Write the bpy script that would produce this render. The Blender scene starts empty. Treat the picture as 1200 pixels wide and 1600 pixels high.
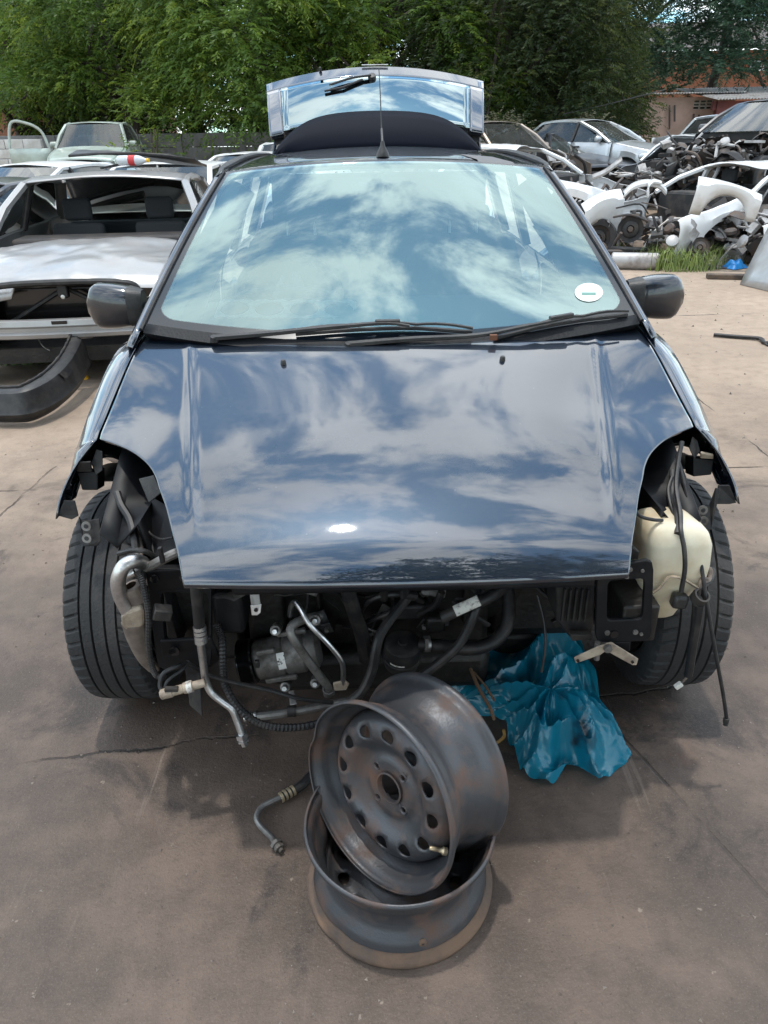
import bpy, math, random
import numpy as np
from mathutils import Vector, Matrix, noise

R = math.radians
rng = random.Random(7)
npr = np.random.RandomState(11)
scene = bpy.context.scene
COL = scene.collection

# ------------------------------------------------------------------ camera
CAM_F, CAM_P, CAM_R, CAM_H = 1135.0, R(26.77), R(-0.87), 1.48
cd = bpy.data.cameras.new('camera')
cd.sensor_fit = 'VERTICAL'; cd.sensor_height = 36.0
cd.lens = CAM_F / 1600.0 * 36.0
cd.clip_start = 0.02; cd.clip_end = 600
cam = bpy.data.objects.new('camera', cd); COL.objects.link(cam)
cam.matrix_world = (Matrix.Translation((0, 0, CAM_H)) @ Matrix.Rotation(math.pi/2 - CAM_P, 4, 'X')
                    @ Matrix.Rotation(-CAM_R, 4, 'Z').inverted())
scene.camera = cam

# ------------------------------------------------------------------ world: sky with broken cloud
SUN_EL, SUN_AZ = R(83), R(-40)          # azimuth from +Y (away from the camera), negative to the left
w = bpy.data.worlds.new('World'); scene.world = w; w.use_nodes = True
nt = w.node_tree; nt.nodes.clear()
def wn(t, **k):
    n = nt.nodes.new(t)
    for a, b in k.items(): setattr(n, a, b)
    return n
wo = wn('ShaderNodeOutputWorld'); bg = wn('ShaderNodeBackground'); bg.inputs[1].default_value = 0.15
sky = wn('ShaderNodeTexSky', sky_type='NISHITA', sun_disc=False)
sky.sun_elevation = SUN_EL; sky.sun_rotation = SUN_AZ
sky.dust_density = 0.4
tc = wn('ShaderNodeTexCoord'); sp = wn('ShaderNodeSeparateXYZ')
nt.links.new(tc.outputs['Generated'], sp.inputs[0])
def wm(op, a, b=None, c=None):
    n = wn('ShaderNodeMath', operation=op)
    for i, x in enumerate((a, b, c)):
        if x is None: continue
        if isinstance(x, (int, float)): n.inputs[i].default_value = x
        else: nt.links.new(x, n.inputs[i])
    return n.outputs[0]
zz = wm('MAXIMUM', wm('ADD', sp.outputs[2], 0.22), 0.06)
cx = wm('DIVIDE', sp.outputs[0], zz); cy = wm('DIVIDE', sp.outputs[1], zz)
cb = wn('ShaderNodeCombineXYZ'); nt.links.new(cx, cb.inputs[0]); nt.links.new(cy, cb.inputs[1])
cb.inputs[2].default_value = CLOUD_SEED = 5.7
n1 = wn('ShaderNodeTexNoise'); n1.inputs['Scale'].default_value = 4.4; n1.inputs['Detail'].default_value = 9
n1.inputs['Roughness'].default_value = 0.62; n1.inputs['Distortion'].default_value = 0.35
nt.links.new(cb.outputs[0], n1.inputs['Vector'])
n2 = wn('ShaderNodeTexNoise'); n2.inputs['Scale'].default_value = 1.7; n2.inputs['Detail'].default_value = 6
nt.links.new(cb.outputs[0], n2.inputs['Vector'])
cov = wn('ShaderNodeMapRange', interpolation_type='SMOOTHSTEP')
nt.links.new(n1.outputs[0], cov.inputs[0])
cov.inputs[1].default_value = 0.41; cov.inputs[2].default_value = 0.58; cov.inputs[3].default_value = 0.07
shade = wn('ShaderNodeMapRange'); nt.links.new(n2.outputs[0], shade.inputs[0])
shade.inputs[1].default_value = 0.3; shade.inputs[2].default_value = 0.72
shade.inputs[3].default_value = 6.5; shade.inputs[4].default_value = 13.5
cc = wn('ShaderNodeMix', data_type='RGBA', blend_type='MULTIPLY'); cc.inputs[0].default_value = 1
cc.inputs[6].default_value = (0.95, 0.985, 1.0, 1)
nt.links.new(shade.outputs[0], cc.inputs[7])
mx = wn('ShaderNodeMix', data_type='RGBA')
tn = wn('ShaderNodeMix', data_type='RGBA', blend_type='MULTIPLY'); tn.inputs[0].default_value = 1; tn.inputs[7].default_value = (.60, 1.0, 1.08, 1)
nt.links.new(sky.outputs[0], tn.inputs[6])
nt.links.new(cov.outputs[0], mx.inputs[0]); nt.links.new(tn.outputs[2], mx.inputs[6]); nt.links.new(cc.outputs[2], mx.inputs[7])
nt.links.new(mx.outputs[2], bg.inputs[0]); nt.links.new(bg.outputs[0], wo.inputs[0])

# ------------------------------------------------------------------ sun behind thin cloud
sd = bpy.data.lights.new('sun', 'SUN'); sd.energy = 1.3; sd.angle = R(2); sd.color = (1.0, 0.95, 0.88)
so = bpy.data.objects.new('sun', sd); COL.objects.link(so)
sdir = Vector((math.sin(SUN_AZ)*math.cos(SUN_EL), math.cos(SUN_AZ)*math.cos(SUN_EL), math.sin(SUN_EL)))
so.rotation_euler = sdir.to_track_quat('Z', 'Y').to_euler(); so.location = (0, 0, 30)

vs = scene.view_settings
vs.view_transform = 'Standard'; vs.look = 'None'; vs.exposure = 0.8; vs.gamma = 1.0; vs.use_curve_mapping = False
scene.cycles.max_bounces = 8; scene.cycles.transparent_max_bounces = 12
scene.cycles.caustics_reflective = False; scene.cycles.caustics_refractive = False
scene.cycles.sample_clamp_indirect = 6.0
scene.cycles.use_denoising = True

# ------------------------------------------------------------------ helpers: places
CAR = (0.036, 1.836, R(0.852))
def ray(px, py):
    a, b = px-600, py-800
    X = a*math.cos(CAM_R)+b*math.sin(CAM_R); Y = -a*math.sin(CAM_R)+b*math.cos(CAM_R)
    U = -Y/CAM_F
    return Vector((X/CAM_F, math.cos(CAM_P)+U*math.sin(CAM_P), -math.sin(CAM_P)+U*math.cos(CAM_P)))
def at(px, py, Y):                      # a real place at distance Y
    d = ray(px, py); return Vector((0, 0, CAM_H)) + d*(Y/d.y)
def gnd(px, py, z=0.0):                 # a real place on the ground
    d = ray(px, py); return Vector((0, 0, CAM_H)) + d*((z-CAM_H)/d.z)
def cp(px, py, v):                      # a place in the car's own frame, at the station v behind its front axle
    xa, ya, yw = CAR; d = ray(px, py)
    k = (v-(xa*math.sin(yw)-ya*math.cos(yw)))/(-d.x*math.sin(yw)+d.y*math.cos(yw))
    q = d*k; x, y = q.x-xa, q.y-ya
    return Vector((x*math.cos(yw)+y*math.sin(yw), v, CAM_H+q.z))
def proj(P):
    x, y, z = P[0], P[1], P[2]-CAM_H
    D = y*math.cos(CAM_P)-z*math.sin(CAM_P); U = y*math.sin(CAM_P)+z*math.cos(CAM_P)
    X = x/D*CAM_F; Y = -U/D*CAM_F
    return (600+X*math.cos(CAM_R)-Y*math.sin(CAM_R), 800+X*math.sin(CAM_R)+Y*math.cos(CAM_R))
def carw(q):
    xa, ya, yw = CAR
    return Vector((xa+q[0]*math.cos(yw)-q[1]*math.sin(yw), ya+q[0]*math.sin(yw)+q[1]*math.cos(yw), q[2]))

# ------------------------------------------------------------------ helpers: meshes
def cr(pts, n=6):                       # Catmull-Rom through the points
    P = [Vector(p) for p in pts]
    if len(P) < 3: return P
    P = [P[0]*2-P[1]]+P+[P[-1]*2-P[-2]]
    out = []
    for i in range(1, len(P)-2):
        a, b, c, d = P[i-1:i+3]
        for k in range(n):
            t = k/n
            out.append(0.5*((2*b)+(c-a)*t+(2*a-5*b+4*c-d)*t*t+(3*b-a-3*c+d)*t**3))
    out.append(P[-2]); return out
class G:
    def __init__(s): s.V = []; s.F = []
    def add(s, V, F):
        o = len(s.V); s.V += [tuple(v) for v in V]; s.F += [tuple(i+o for i in f) for f in F]; return s
    def grid(s, rows, wrap=False):
        n = len(rows[0]); F = []
        for j in range(len(rows)-1):
            for i in range(n if wrap else n-1):
                k = (i+1) % n
                F.append((j*n+i, j*n+k, (j+1)*n+k, (j+1)*n+i))
        return s.add([p for r in rows for p in r], F)
    def tube(s, path, r, n=8, cap=True, flat=None):
        P = [Vector(p) for p in path]; m = len(P)
        rr = [r(i/(m-1)) for i in range(m)] if callable(r) else ([r]*m if isinstance(r, (int, float)) else list(r))
        t0 = (P[1]-P[0]).normalized()
        up = Vector((0, 0, 1)) if abs(t0.z) < 0.9 else Vector((0, 1, 0))
        a = t0.cross(up).normalized(); rows = []
        for i in range(m):
            t = (P[min(i+1, m-1)]-P[max(i-1, 0)]).normalized()
            a = (a-t*a.dot(t))
            if a.length < 1e-6: a = t.orthogonal()
            a.normalize(); b = t.cross(a)
            fb = 1.0 if flat is None else flat
            rows.append([P[i]+rr[i]*(math.cos(2*math.pi*(k+.5)/n)*a+fb*math.sin(2*math.pi*(k+.5)/n)*b) for k in range(n)])
        o = len(s.V); s.grid(rows, True)
        if cap: s.F += [tuple(o+k for k in range(n))[::-1], tuple(o+(m-1)*n+k for k in range(n))]
        return s
    def lathe(s, prof, c=(0, 0, 0), axis=(0, 0, 1), n=32, closed=False):
        ax = Vector(axis).normalized(); a = ax.orthogonal().normalized(); b = ax.cross(a); c = Vector(c)
        rows = [[c+ax*h+r*(math.cos(2*math.pi*k/n)*a+math.sin(2*math.pi*k/n)*b) for k in range(n)] for r, h in prof]
        if closed: rows.append(rows[0])
        return s.grid(rows, True)
    def box(s, c, d, rot=None):
        c = Vector(c); x, y, z = d[0]/2, d[1]/2, d[2]/2
        V = [Vector((i*x, j*y, k*z)) for k in (-1, 1) for j in (-1, 1) for i in (-1, 1)]
        if rot is not None: V = [rot @ v for v in V]
        return s.add([c+v for v in V], [(0, 2, 3, 1), (4, 5, 7, 6), (0, 1, 5, 4), (2, 6, 7, 3), (0, 4, 6, 2), (1, 3, 7, 5)])
    def prism(s, pts, ext):
        n = len(pts); e = Vector(ext); P = [Vector(p) for p in pts]
        F = [tuple(range(n))[::-1], tuple(range(n, 2*n))]+[(i, (i+1) % n, n+(i+1) % n, n+i) for i in range(n)]
        return s.add(P+[p+e for p in P], F)
    def ring(s, outer, inner, ext):     # plate with one hole: outer and inner loops of equal length
        e = Vector(ext); n = len(outer)
        rows = [outer, inner, [Vector(p)+e for p in inner], [Vector(p)+e for p in outer], outer]
        return s.grid([[Vector(p) for p in r] for r in rows], True)
    def done(s, name, mat, parent=None, smooth=True, solid=0, bevel=0, sub=0, auto=35, off=-1):
        me = bpy.data.meshes.new(name); me.from_pydata(s.V, [], s.F); me.validate()
        o = bpy.data.objects.new(name, me); COL.objects.link(o)
        if isinstance(mat, (list, tuple)):
            for m in mat: me.materials.append(m)
        elif mat: me.materials.append(mat)
        if parent is not None: o.parent = parent
        import bmesh
        bm = bmesh.new(); bm.from_mesh(me); bmesh.ops.remove_doubles(bm, verts=bm.verts, dist=1e-5)
        bmesh.ops.recalc_face_normals(bm, faces=bm.faces)
        bm.to_mesh(me); bm.free()
        if smooth:
            me.polygons.foreach_set('use_smooth', [True]*len(me.polygons))
            if auto and hasattr(me, 'set_sharp_from_angle'): me.set_sharp_from_angle(angle=R(auto))
        if solid:
            md = o.modifiers.new('t', 'SOLIDIFY'); md.thickness = solid; md.offset = off
        if bevel:
            md = o.modifiers.new('b', 'BEVEL'); md.width = bevel; md.segments = 2; md.limit_method = 'ANGLE'; md.angle_limit = R(40)
        if sub:
            md = o.modifiers.new('s', 'SUBSURF'); md.levels = sub; md.render_levels = sub
        return o
def empty(name, loc=(0, 0, 0), rz=0.0, label=None, cat=None, group=None, rot=None):
    o = bpy.data.objects.new(name, None); COL.objects.link(o); o.location = loc
    o.rotation_euler = rot if rot is not None else (0, 0, rz)
    o.empty_display_size = 0.1
    if label: tag(o, label, cat, group)
    return o
def tag(o, label=None, cat=None, group=None, kind=None):
    if label: o['label'] = label
    if cat: o['category'] = cat; o['kind'] = 'thing'
    if group: o['group'] = group
    if kind: o['kind'] = kind
    return o
def nz(p, s, seed=0.0):
    return noise.noise(Vector((p[0]*s+seed, p[1]*s-seed*1.7, p[2]*s+seed*.6)))

# ------------------------------------------------------------------ helpers: materials
def pm(name, col, rough=0.5, metal=0.0, col2=None, nscale=6.0, lo=0.42, hi=0.62, bump=0.0, bscale=60.0,
       coat=0.0, coat_ior=1.5, coat_rough=0.03, spec=0.5, rough2=None, metal2=None, detail=6, trans=0.0, coord='Object', sss=0):
    m = bpy.data.materials.new(name); m.use_nodes = True
    t = m.node_tree; b = t.nodes['Principled BSDF']
    I = b.inputs
    I['Base Color'].default_value = (*col, 1); I['Roughness'].default_value = rough; I['Metallic'].default_value = metal
    I['Specular IOR Level'].default_value = spec
    I['Coat Weight'].default_value = coat; I['Coat IOR'].default_value = coat_ior; I['Coat Roughness'].default_value = coat_rough
    if trans: I['Transmission Weight'].default_value = trans
    if sss:
        I['Subsurface Weight'].default_value = sss; I['Subsurface Radius'].default_value = (.03, .02, .012)
    tc = t.nodes.new('ShaderNodeTexCoord')
    if col2 is not None:
        n = t.nodes.new('ShaderNodeTexNoise'); n.inputs['Scale'].default_value = nscale; n.inputs['Detail'].default_value = detail
        n.inputs['Roughness'].default_value = 0.62
        t.links.new(tc.outputs[coord], n.inputs['Vector'])
        r = t.nodes.new('ShaderNodeMapRange'); r.inputs[1].default_value = lo; r.inputs[2].default_value = hi
        t.links.new(n.outputs[0], r.inputs[0])
        x = t.nodes.new('ShaderNodeMix'); x.data_type = 'RGBA'
        x.inputs[6].default_value = (*col, 1); x.inputs[7].default_value = (*col2, 1)
        t.links.new(r.outputs[0], x.inputs[0]); t.links.new(x.outputs[2], I['Base Color'])
        for v0, v1, k in ((rough, rough2, 'Roughness'), (metal, metal2, 'Metallic')):
            if v1 is not None:
                q = t.nodes.new('ShaderNodeMapRange'); q.inputs[3].default_value = v0; q.inputs[4].default_value = v1
                t.links.new(r.outputs[0], q.inputs[0]); t.links.new(q.outputs[0], I[k])
    if bump:
        n = t.nodes.new('ShaderNodeTexNoise'); n.inputs['Scale'].default_value = bscale; n.inputs['Detail'].default_value = 5
        t.links.new(tc.outputs[coord], n.inputs['Vector'])
        bp = t.nodes.new('ShaderNodeBump'); bp.inputs['Strength'].default_value = bump; bp.inputs['Distance'].default_value = 0.01
        t.links.new(n.outputs[0], bp.inputs['Height']); t.links.new(bp.outputs[0], I['Normal'])
    return m
def glass(name, tint=(.75, .85, .85), ior=1.55, rough=0.0, gcol=(1, 1, 1), dust_haze=0.0, dust_haze_col=(.5, .5, .47)):
    m = bpy.data.materials.new(name); m.use_nodes = True; t = m.node_tree; t.nodes.clear()
    o = t.nodes.new('ShaderNodeOutputMaterial'); tr = t.nodes.new('ShaderNodeBsdfTransparent'); tr.inputs[0].default_value = (*tint, 1)
    g = t.nodes.new('ShaderNodeBsdfGlossy'); g.inputs['Roughness'].default_value = rough; g.inputs[0].default_value = (*gcol, 1)
    f = t.nodes.new('ShaderNodeFresnel'); f.inputs[0].default_value = ior
    x = t.nodes.new('ShaderNodeMixShader'); t.links.new(f.outputs[0], x.inputs[0]); t.links.new(tr.outputs[0], x.inputs[1]); t.links.new(g.outputs[0], x.inputs[2])
    last = x
    if dust_haze:
        d = t.nodes.new('ShaderNodeBsdfDiffuse'); d.inputs[0].default_value = (*dust_haze_col, 1)
        tc = t.nodes.new('ShaderNodeTexCoord'); n = t.nodes.new('ShaderNodeTexNoise'); n.inputs['Scale'].default_value = 3
        n.inputs['Detail'].default_value = 6; t.links.new(tc.outputs['Object'], n.inputs['Vector'])
        r = t.nodes.new('ShaderNodeMapRange'); r.inputs[1].default_value = .3; r.inputs[2].default_value = .8; r.inputs[3].default_value = dust_haze*.4; r.inputs[4].default_value = dust_haze
        t.links.new(n.outputs[0], r.inputs[0])
        y = t.nodes.new('ShaderNodeMixShader'); t.links.new(r.outputs[0], y.inputs[0]); t.links.new(x.outputs[0], y.inputs[1]); t.links.new(d.outputs[0], y.inputs[2]); last = y
    t.links.new(last.outputs[0], o.inputs[0]); return m

M = {}
M['navy'] = pm('navy_paint', (.010, .018, .034), .38, .7, coat=1, coat_ior=2.2, coat_rough=.035, bump=.012, bscale=5)
M['navy_dusty'] = pm('navy_paint_dusty', (.004, .007, .014), .3, .2, col2=(.015, .016, .02), nscale=7, lo=.5, hi=.75, coat=.8, coat_ior=1.6, coat_rough=.05)
M['black_plastic'] = pm('black_plastic', (.014, .014, .015), .45, col2=(.035, .033, .031), nscale=14, bump=.15, bscale=220)
M['black_gloss'] = pm('black_gloss', (.006, .006, .007), .18, coat=.5)
M['rubber'] = pm('rubber', (.017, .017, .018), .62, col2=(.05, .045, .042), nscale=11, lo=.45, hi=.75, bump=.2, bscale=90)
M['tyre'] = pm('tyre_rubber', (.022, .022, .023), .7, col2=(.06, .054, .05), nscale=5, lo=.45, hi=.8, bump=.25, bscale=120)
M['hose'] = pm('hose_rubber', (.011, .011, .012), .5, col2=(.042, .036, .032), nscale=25, lo=.45, hi=.7)
M['alu'] = pm('aluminium', (.62, .62, .62), .33, 1.0, col2=(.30, .28, .26), nscale=30, lo=.45, hi=.75, rough2=.55)
M['alu_dirty'] = pm('dirty_aluminium', (.26, .25, .24), .5, .85, col2=(.07, .06, .05), nscale=18, lo=.4, hi=.65, rough2=.75, metal2=.3)
M['dark_metal'] = pm('dark_metal', (.03, .03, .032), .5, .5, col2=(.085, .075, .065), nscale=16, lo=.45, hi=.72, rough2=.8, bump=.2, bscale=80)
M['grime'] = pm('greasy_metal', (.007, .0065, .006), .5, .2, col2=(.025, .021, .018), nscale=12, lo=.4, hi=.7, bump=.3, bscale=60)
M['e_coat'] = pm('black_primer', (.005, .0055, .007), .5, .0, col2=(.022, .021, .021), nscale=9, lo=.50, hi=.80, spec=.3)
M['cream'] = pm('cream_plastic', (.74, .68, .53), .42, col2=(.55, .43, .27), nscale=6, lo=.40, hi=.72, sss=.2, bump=.1, bscale=30)
M['beige'] = pm('dusty_beige_plastic', (.40, .33, .25), .6, col2=(.22, .17, .13), nscale=20)
M['tan'] = pm('dusty_hose', (.20, .16, .13), .7, col2=(.10, .08, .07), nscale=16)
M['white_lbl'] = pm('paper_label', (.62, .60, .55), .6, col2=(.25, .22, .2), nscale=60, lo=.5, hi=.62)
M['steel_wheel'] = pm('rusty_black_steel', (.070, .072, .078), .42, .45, col2=(.120, .066, .044), nscale=9, lo=.455, hi=.66, rough2=.9, metal2=.0, bump=.08, bscale=200, detail=12)
M['steel_flange'] = pm('rusted_flange', (.055, .046, .042), .6, .1, col2=(.17, .105, .068), nscale=7, lo=.36, hi=.60, rough2=.9, metal2=0, bump=.3, bscale=70, detail=9)
M['brass'] = pm('brass', (.55, .45, .30), .45, .8)
M['interior'] = pm('grey_interior', (.13, .15, .15), .75)
M['int_pale'] = pm('pale_trim', (.50, .52, .47), .7)
M['lining'] = pm('roof_lining', (.12, .12, .115), .8)
M['seat'] = pm('seat_fabric', (.035, .037, .04), .9, bump=.3, bscale=200)
M['white_paint'] = pm('white_paint', (.72, .72, .71), .35, col2=(.42, .38, .33), nscale=2.2, lo=.52, hi=.8, coat=.5, rough2=.7)
M['silver'] = pm('silver_paint', (.36, .355, .35), .38, .55, col2=(.30, .27, .245), nscale=2.0, lo=.45, hi=.75, coat=.5, rough2=.55, coat_rough=.15)
M['silver2'] = pm('pale_silver_paint', (.50, .53, .55), .33, .5, coat=.6, col2=(.38, .38, .37), nscale=1.6)
M['champagne'] = pm('champagne_paint', (.30, .25, .21), .35, .45, coat=.5, col2=(.22, .18, .15), nscale=2)
M['dark_car'] = pm('dark_blue_paint', (.03, .036, .05), .35, .3, coat=.6, col2=(.08, .075, .07), nscale=2)
M['pale_green'] = pm('pale_green_paint', (.40, .47, .42), .4, .1, coat=.3, col2=(.30, .33, .29), nscale=2)
M['scrap'] = pm('scrap_metal', (.09, .085, .085), .55, .5, col2=(.16, .11, .08), nscale=6, lo=.42, hi=.7, rough2=.85)
M['scrap_dark'] = pm('scrap_dark', (.022, .021, .021), .6, .2, col2=(.07, .055, .045), nscale=7, lo=.45, hi=.7)
M['scrap_light'] = pm('scrap_light', (.42, .41, .40), .5, .3, col2=(.20, .17, .15), nscale=5, lo=.45, hi=.7)
M['ws'] = glass('windscreen_glass', (.74, .95, .96), 3.1, gcol=(.76, .98, .98), dust_haze=.09, dust_haze_col=(.48, .66, .63))  # dust plus a teal veil painted in for the milky reflection
M['rear_glass'] = glass('tailgate_glass', (.12, .17, .18), 4.2, gcol=(.82, .98, 1.0))
M['car_glass'] = glass('car_glass', (.42, .52, .52), 1.7, dust_haze=.10)
M['red_lamp'] = pm('red_lamp', (.30, .012, .012), .2, coat=.6)
M['lamp'] = pm('lamp_lens', (.55, .57, .58), .12, .3, coat=1)

# ================================================================== SETTING: yard floor
def rise(x, y):                          # the yard climbs a little towards its far end
    t = min(max((y-13.0)/7.0, 0), 1); return 0.45*t*t*(3-2*t)
g = G(); xs = [-260, -120, -60, -30, -18]+[i*1.0 for i in range(-14, 15)]+[18, 30, 60, 120, 260]
ys = [-120, -40, -15, -6]+[i*.75 for i in range(-4, 34)]+[28, 34, 45, 70, 120, 260]
g.grid([[(x, y, rise(x, y)) for x in xs] for y in ys])
mg = bpy.data.materials.new('stained_dimmed_concrete'); mg.use_nodes = True
t = mg.node_tree; b = t.nodes['Principled BSDF']; L = t.links
def N(ty, **k):
    n = t.nodes.new(ty)
    for a, q in k.items(): setattr(n, a, q)
    return n
tc = N('ShaderNodeTexCoord'); ob = tc.outputs['Object']
def noi(sc, det=6, ro=.6, dist=0, vec=None):
    n = N('ShaderNodeTexNoise'); n.inputs['Scale'].default_value = sc; n.inputs['Detail'].default_value = det
    n.inputs['Roughness'].default_value = ro; n.inputs['Distortion'].default_value = dist
    L.new(vec or ob, n.inputs['Vector']); return n.outputs[0]
def mr(x, a, bb, c=0, d=1, sm=True):
    n = N('ShaderNodeMapRange', interpolation_type='SMOOTHSTEP' if sm else 'LINEAR'); L.new(x, n.inputs[0])
    for i, q in enumerate((a, bb, c, d)): n.inputs[i+1].default_value = q
    return n.outputs[0]
def ma(op, a, bb=None):
    n = N('ShaderNodeMath', operation=op)
    for i, q in enumerate((a, bb)):
        if q is None: continue
        if isinstance(q, (int, float)): n.inputs[i].default_value = q
        else: L.new(q, n.inputs[i])
    return n.outputs[0]
def mixc(f, a, bb):
    n = N('ShaderNodeMix', data_type='RGBA')
    if isinstance(f, float): n.inputs[0].default_value = f
    else: L.new(f, n.inputs[0])
    for i, q in ((6, a), (7, bb)):
        if isinstance(q, tuple): n.inputs[i].default_value = (*q, 1)
        else: L.new(q, n.inputs[i])
    return n.outputs[2]
sx = N('ShaderNodeSeparateXYZ'); L.new(ob, sx.inputs[0]); X, Y = sx.outputs[0], sx.outputs[1]
base = mixc(mr(noi(.55, 8, .65), .35, .68), (.42, .325, .245), (.33, .255, .192))
base = mixc(mr(noi(9, 8, .7), .4, .75), base, (.27, .205, .155))
base = mixc(mr(noi(2.3, 9, .7, .6), .60, .74, 0, .5), base, (.52, .42, .335))
# foreground vignetting painted into the floor colour, along with oily staining
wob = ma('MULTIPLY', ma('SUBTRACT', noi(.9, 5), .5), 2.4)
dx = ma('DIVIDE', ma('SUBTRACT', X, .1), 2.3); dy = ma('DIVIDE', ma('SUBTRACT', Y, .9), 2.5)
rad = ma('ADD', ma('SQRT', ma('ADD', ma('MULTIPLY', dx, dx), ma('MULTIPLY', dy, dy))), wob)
oil_dim = mr(rad, .55, 2.0, 1, 0)
base = mixc(ma('MULTIPLY', oil_dim, .92), base, mixc(mr(noi(3.2, 8, .7), .38, .66), (.055, .040, .033), (.125, .089, .071)))
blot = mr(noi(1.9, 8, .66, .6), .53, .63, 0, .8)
base = mixc(ma('MULTIPLY', blot, mr(oil_dim, .15, .8)), base, (.032, .026, .024))
rustm = ma('MULTIPLY', mr(noi(2.1, 8, .7, .3), .60, .70, 0, .55), mr(oil_dim, .1, .6))
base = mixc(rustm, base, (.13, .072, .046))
scr = mr(noi(38, 3, .5), .70, .76, 0, .55)
base = mixc(scr, base, (.34, .28, .225))
agg = mr(noi(260, 2, .5),   .56, .68, 0, .28); base = mixc(agg, base, (.20, .165, .135))
grn = mr(noi(95, 4, .7), .46, .66, 0, .20); base = mixc(grn, base, (.15, .115, .095))
pit = mr(noi(120, 3, .6), .62, .72, 0, .5); base = mixc(pit, base, (.022, .018, .016))
# worn tyre tracks and dragged scuffs
vm = N('ShaderNodeMapping'); L.new(ob, vm.inputs[0]); vm.inputs['Rotation'].default_value = (0, 0, .25); vm.inputs['Scale'].default_value = (14, .7, 1)
scuf = mr(noi(1.0, 6, .7, 0, vm.outputs[0]), .62, .72, 0, .4); base = mixc(scuf, base, (.26, .21, .175))
# slab joints and cracks
def crack(c0, slope, axis, width, amp, sc):
    u_, v_ = (X, Y) if axis == 0 else (Y, X)
    e = ma('SUBTRACT', ma('SUBTRACT', v_, ma('MULTIPLY', u_, slope)), c0)
    e = ma('ADD', e, ma('MULTIPLY', ma('SUBTRACT', noi(sc, 6, .65), .5), amp))
    return mr(ma('ABSOLUTE', e), width*.4, width, 1, 0)
ck = ma('MAXIMUM', crack(1.60, .145, 0, .006, .14, 3.1), ma('MULTIPLY', crack(1.196, -.354, 1, .007, .03, 2.0), .55))
for a in ((3.30, .04, 0, .010, .05, 2.0), (6.9, .03, 0, .013, .06, 2.0), (-1.9, .05, 1, .008, .12, 1.4), (1.95, .02, 1, .006, .10, 1.7)):
    ck = ma('MAXIMUM', ck, crack(*a))
ck = ma('MULTIPLY', ck, mr(noi(2.1, 5), .44, .58, .0, 1))
base = mixc(ma('MULTIPLY', ck, .85), base, (.028, .022, .02))
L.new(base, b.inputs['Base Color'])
L.new(mr(oil_dim, 0, 1, .88, .55), b.inputs['Roughness']); b.inputs['Specular IOR Level'].default_value = .3
hgt = ma('ADD', ma('MULTIPLY', noi(26, 8, .7), .45), ma('ADD', ma('MULTIPLY', noi(150, 4, .6), .22), ma('MULTIPLY', ck, -1.2)))
bp = N('ShaderNodeBump'); bp.inputs['Strength'].default_value = .6; bp.inputs['Distance'].default_value = .012
L.new(hgt, bp.inputs['Height']); L.new(bp.outputs[0], b.inputs['Normal'])
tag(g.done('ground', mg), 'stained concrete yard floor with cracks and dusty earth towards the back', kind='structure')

# small stones and crumbs lying about
g = G()
for i in range(3600):
    if i < 2200: x, y = rng.uniform(-1.6, 1.8), rng.uniform(.35, 3.2)
    else: x, y = rng.uniform(-5, 7), rng.uniform(2.5, 12)
    s = rng.choice((.0012, .0015, .002, .0025, .003, .005)) * (1 if i < 2200 else 3.0)
    a = rng.random()*6.3; z = rise(x, y)
    P = [(x+s*rng.uniform(.6, 1.3)*math.cos(a+k*2.1), y+s*rng.uniform(.6, 1.3)*math.sin(a+k*2.1), z+.0005) for k in range(3)]
    g.add(P+[(x, y, z+s*rng.uniform(.5, 1.1))], [(0, 1, 3), (1, 2, 3), (2, 0, 3)])
tag(g.done('grit', pm('grit', (.24, .20, .17), .9, col2=(.08, .065, .055), nscale=2.5), smooth=False), 'loose grit and small stones on the yard floor', kind='stuff')

# ================================================================== MAIN CAR
car = empty('hatchback_car', (CAR[0], CAR[1], 0), CAR[2], 'dark blue hatchback with front bumper and headlights stripped off, tailgate open', 'car')
zpoly = np.polyfit([-.66, -.605, -.56, -.5, -.42, -.30, -.15, 0, .16, .32], [.668, .713, .744, .779, .816, .860, .906, .946, .988, 1.017], 4)
def bz(u, v):
    k = min(max((v+.13)/.43, 0), 1); k = k*k*(3-2*k)
    q = max(0.0, -.525-v)
    return float(np.polyval(zpoly, v)) - 3.2*q*q - (.088*(1-k)+.026*k)*u*u - .06*(1-k)*u**4
Epts = [(.704, .325), (.722, .17), (.735, 0), (.740, -.10), (.737, -.138), (.700, -.165), (.648, -.207), (.61, -.245), (.578, -.285), (.555, -.325), (.538, -.365), (.513, -.42), (.490, -.48), (.47, -.53), (.452, -.585)]
Efine = [Vector((a, b_, 0)) for a, b_ in Epts[:5]]; Efine = cr(Efine, 8)[:-1]+cr([Vector((a, b_, 0)) for a, b_ in Epts[4:]], 8)
def Ecurve(t):
    x = t*(len(Efine)-1); i = min(int(x), len(Efine)-2); q = Efine[i].lerp(Efine[i+1], x-i); return (q.x, q.y)
def Ecurve_old(t):
    x = t*(len(Epts)-1); i = min(int(x), len(Epts)-2); f = x-i
    return (Epts[i][0]*(1-f)+Epts[i+1][0]*f, Epts[i][1]*(1-f)+Epts[i+1][1]*f)
vcs = [.168, .045, -.06, -.12, -.15, -.185, -.225, -.26, -.30, -.34, -.385, -.44, -.50, -.55, -.603]
vfine = [p.x for p in cr([Vector((a, 0, 0)) for a in vcs], 8)]
rows = []
NT, NS = 112, 260
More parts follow.
